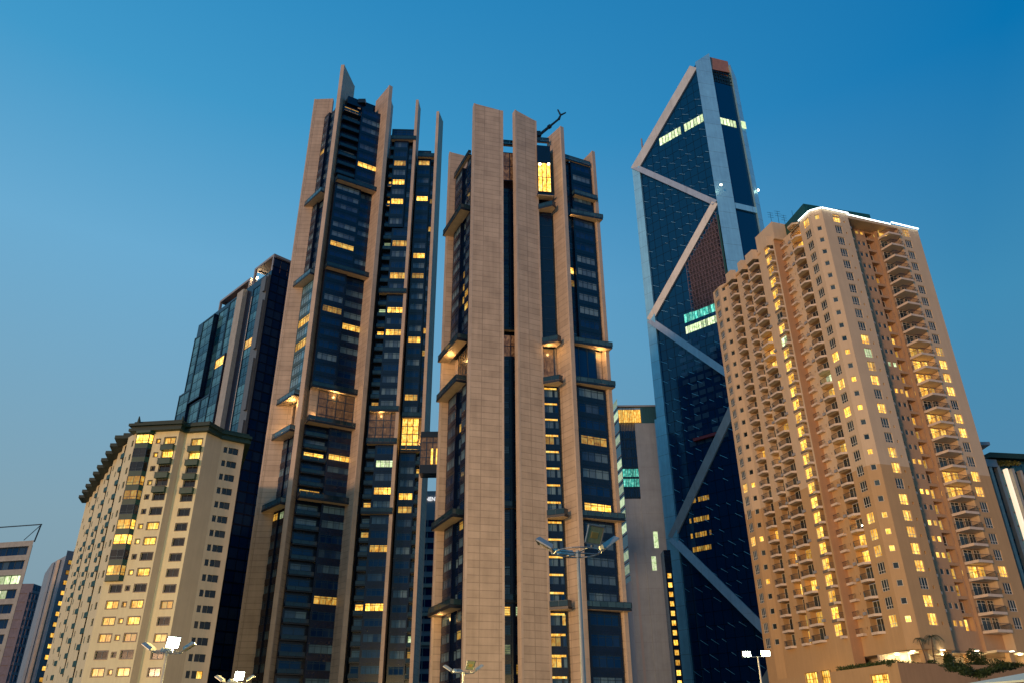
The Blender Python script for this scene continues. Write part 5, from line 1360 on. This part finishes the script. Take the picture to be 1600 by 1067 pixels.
def palm(px_, top_py, lean, r, nfr, label):
    s = PR_.su(uw(px_, 1030)[0]); c = PR_.at(s, -1.2, TF_); zt_ = zp(px_, top_py, c[1]); top = Vector((c[0]+lean, c[1], zt_))
    o = thing('podium_palm', label, 'palm', c, 'palms on the podium'); t = MB(); mid_ = (c[0]+lean*.3, c[1], (c[2]+zt_)/2)
    t.tube(c, mid_, .13, .10, 7); t.tube(mid_, top, .10, .08, 7); t.build('trunk', ['bark'], o); m = MB()
    for j in range(nfr):
        a = 2*math.pi*j/nfr+random.uniform(-.2, .2); d = Vector((math.cos(a), math.sin(a)*.8, 0)); p = top.copy(); up = random.uniform(.5, .9); pv = None
        for q in range(9):
            t_ = q/8; pt = top+d*r*t_+Vector((0, 0, r*(up*t_-1.25*t_*t_)))
            if pv is not None:
                sd = (pt-pv).cross(Vector((0, 0, 1))).normalized()
                for sg in (-1, 1):
                    for e in (0.25, .75):
                        bp_ = pv.lerp(pt, e); tip = bp_+sd*sg*.42*(1-t_*.6)+Vector((0, 0, -.34))+(pt-pv)*.5
                        m.face([bp_, bp_+(pt-pv)*.22, tip], 0)
            pv = pt
    m.build('crown', ['leafD'], o)
palm(1468, 993, .5, 1.9, 11, 'taller palm with arching fronds on the podium'); palm(1457, 996, -.6, 1.1, 8, 'smaller drooping palm left of the taller palm')
# spreading tree below the podium
tb = ray_at(1529, 1066, 118); base = (tb[0], 118, 0); TR = thing('spreading_tree', 'flat wide-spreading dark tree in front of the podium wall, above the pale canopy', 'tree', base)
t = MB(); fk = ray_at(1529, 1056, 118); t.tube(base, fk, .28, .16, 8)
tips = [(1484, 1038), (1500, 1045), (1513, 1050), (1528, 1052), (1541, 1048), (1556, 1044), (1572, 1041), (1580, 1038), (1494, 1040), (1506, 1042), (1565, 1040)]
cr = MB()
for x_, y_ in tips:
    e = ray_at(x_, y_+2, 118+random.uniform(-1.5, 1.5)); t.tube(fk, e, .09, .04, 5)
    for j in range(3): leafcloud(cr, (e[0]+random.uniform(-.6, .6), e[1]+random.uniform(-.8, .8), e[2]+random.uniform(-.05, .35)), 1.1, 1.3, .28, 90, .16)
for j in range(26):
    f_ = j/25; x_ = 1486+f_*94; y_ = 1040+10*math.exp(-((x_-1527)/22)**2); e = ray_at(x_, y_+2, 118+random.uniform(-2, 2)); leafcloud(cr, e, .9, 1.4, .3 if abs(x_-1527) > 20 else .6, 90, .16)
t.build('trunk', ['bark'], TR); cr.build('crown', ['leafD'], TR)
# pale canopy in the corner
cn = thing('canopy', 'pale flat canopy roof in the bottom right corner of the picture', 'canopy', (36, 52, 0))
zc1 = zp(1505, 1067, 60)
a_, b2, c_, d_ = ray_at(1500, 1068.5, 60), ray_at(1640, 1043, 60), None, None
zz1, zz2 = a_[2], b2[2]
m = MB(); m.hexa([(a_[0], 60, zz1-.12), (b2[0], 60, zz2-.12), (b2[0], 48, zz2-.55), (a_[0], 48, zz1-.55)], [(a_[0], 60, zz1), (b2[0], 60, zz2), (b2[0], 48, zz2-.43), (a_[0], 48, zz1-.43)]); m.build('roof_sheet', ['tent'], cn)
for x_, y_, z_ in ((a_[0]+.3, 59.7, zz1-.14), (b2[0]-.3, 59.7, zz2-.16), (a_[0]+.3, 48.3, zz1-.56), (b2[0]-.3, 48.3, zz2-.58)): m = MB(); m.tube((x_, y_, 0), (x_, y_, z_), .07, .07, 8); m.build('post', ['steel'], cn)

# ------------------------------------------------------------------ floodlight masts
def mast(px_, py_, Y, label, litn=(), r=1.15, four=True, on_dir=None, power=0, s=1.0):
    top = ray_at(px_, py_, Y); base = (top[0], Y, 0)
    o = thing('floodlight_mast', label, 'street lamp', base, 'floodlight masts in the car park')
    m = MB(); m.tube((top[0], Y, .009), (top[0], Y, .3), .3*s, .3*s, 10); m.tube((top[0], Y, .3), (top[0], Y, top[2]+.1), .15*s, .08*s, 12); m.build('pole', ['steel'], o)
    rg = MB(); K_ = 20; R_ = r*s
    for i in range(K_):
        a, b_ = 2*math.pi*i/K_, 2*math.pi*(i+1)/K_
        rg.tube((top[0]+R_*math.cos(a), Y+R_*math.sin(a), top[2]), (top[0]+R_*math.cos(b_), Y+R_*math.sin(b_), top[2]), .035*s, .035*s, 6)
    for i in range(4): a = math.pi*i/2+.4; rg.tube((top[0], Y, top[2]-.02), (top[0]+R_*math.cos(a), Y+R_*math.sin(a), top[2]-.0), .03*s, .03*s, 6)
    rg.tube((top[0], Y, top[2]-.25), (top[0], Y, top[2]+.05), .14*s, .12*s, 10)
    rg.build('ring', ['steel'], o)
    heads = [(-1.0, .15, -.62, 0), (.55, -.75, .35, 1), (1.0, .2, .72, 2), (-.35, .8, 3.0, 3)]
    for hx, hy, tilt, i in heads:
        c = Vector((top[0]+R_*hx, Y+R_*hy, top[2]+.12*s)); outd = Vector((hx, hy, 0)).normalized(); ang = {0: .55, 1: 1.15, 2: .6, 3: .25}[i]
        # plate direction: outwards and up; lens faces outwards/down
        u = (outd*math.cos(ang)+Vector((0, 0, 1))*math.sin(ang)).normalized(); v = Vector((0, 0, 1)).cross(outd).normalized(); n = u.cross(v)
        if n.z > 0: n = -n
        W_, L_, T_ = .52*s, .95*s, .12*s
        c0 = c+u*.08*s
        def P(a, b_, d_): return tuple(c0+u*a+v*b_+n*d_)
        m = MB()
        m.hexa([P(0, -W_*.8, 0), P(L_, -W_, 0), P(L_, W_, 0), P(0, W_*.8, 0)], [P(.1*s, -W_*.55, -T_*1.8), P(L_*.9, -W_*.7, -T_*1.8), P(L_*.9, W_*.7, -T_*1.8), P(.1*s, W_*.55, -T_*1.8)])
        for (a, b_, c_2, d_2) in ((0, L_, -W_, -W_+.06*s), (0, L_, W_-.06*s, W_), (0, .06*s, -W_, W_), (L_-.06*s, L_, -W_, W_)):
            m.hexa([P(a, c_2, 0.001), P(b_, c_2, 0.001), P(b_, d_2, 0.001), P(a, d_2, 0.001)], [P(a, c_2, .07*s), P(b_, c_2, .07*s), P(b_, d_2, .07*s), P(a, d_2, .07*s)])
        hb = m.build('lamp_head', ['steel'], o)
        ln = MB(); ln.face([P(.07*s, -W_+.07*s, .03*s), P(L_-.07*s, -W_+.07*s, .03*s), P(L_-.07*s, W_-.07*s, .03*s), P(.07*s, W_-.07*s, .03*s)], 0, .3)
        rr = MB(); rr.hexa([P(.3*s, -W_*.45, .032*s), P(.62*s, -W_*.45, .032*s), P(.62*s, W_*.45, .032*s), P(.3*s, W_*.45, .032*s)], [P(.32*s, -W_*.4, .05*s), P(.6*s, -W_*.4, .05*s), P(.6*s, W_*.4, .05*s), P(.32*s, W_*.4, .05*s)])
        on = i in litn
        ln.build('lens', ['lampon' if on else 'lampoff'], hb); rr.build('reflector', ['lampon' if on else 'reflector'], hb)
        bk_ = MB(); bk_.tube(tuple(Vector((top[0]+R_*hx*.9, Y+R_*hy*.9, top[2]))), P(.1*s, 0, -.02), .04*s, .04*s, 6); bk_.build('bracket', ['steel'], hb)
        if on and power:
            l = bpy.data.lights.new('flood', 'POINT'); l.energy = power; l.color = (1.0, .68, .24); l.shadow_soft_size = .4
            lo = bpy.data.objects.new('flood', l); col.objects.link(lo); lo.location = Vector(P(L_*.5, 0, .5*s))+Vector((0, 8.0, 2.5))
    return o
mast(903, 862, 40, 'tall unlit floodlight mast with four heads, large in front of the middle tower')
mast(261, 1018, 68, 'floodlight mast with one glaring white head in front of the cream hotel', (1,), power=30000)
mast(724, 1050, 88, 'small unlit floodlight mast low in front of the widest stone fin')
mast(366, 1066, 100, 'floodlight mast cut by the bottom edge, its lit head by the dark block foot', (1,), power=30000, s=1.1)
def twin(px1, py1, px2, py2, pole_px, Y):
    a, b_ = ray_at(px1, py1, Y), ray_at(px2, py2, Y); pb = ray_at(pole_px, 1067, Y)
    o = thing('floodlight_mast', 'slim mast with two blazing white floodlights beside the foot of the peach tower', 'street lamp', (pb[0], Y, 0), 'floodlight masts in the car park')
    m = MB(); m.tube((pb[0], Y, .009), (pb[0], Y, a[2]-.2), .13, .08, 10); m.build('pole', ['steel'], o)
    m = MB(); m.tube((a[0], Y, a[2]-.25), (b_[0], Y, b_[2]-.25), .04, .04, 6); m.build('crossbar', ['steel'], o)
    for c in (a, b_):
        F = Fr((c[0]-.4, Y), (c[0]+.4, Y)); m = MB(); m.box(F, 0, .8, -.25, 0, c[2]-.25, c[2]+.3, 0); hh = m.build('lamp_head', ['steel'], o)
        m = MB(); m.rect(F, .06, .74, c[2]-.19, c[2]+.24, .012, 0); m.build('lens', ['lampon'], hh)
        l = bpy.data.lights.new('flood', 'POINT'); l.energy = 16000; l.color = (1.0, .68, .24); l.shadow_soft_size = .4
        lo = bpy.data.objects.new('flood', l); col.objects.link(lo); lo.location = (c[0], Y+3.5, c[2]+1.2)
twin(1167, 1021, 1197, 1020, 1190, 80)
for o in bpy.data.objects:
    if '_o' in o: del o['_o']
    for k_ in ('_o',):
        if k_ in o: del o[k_]
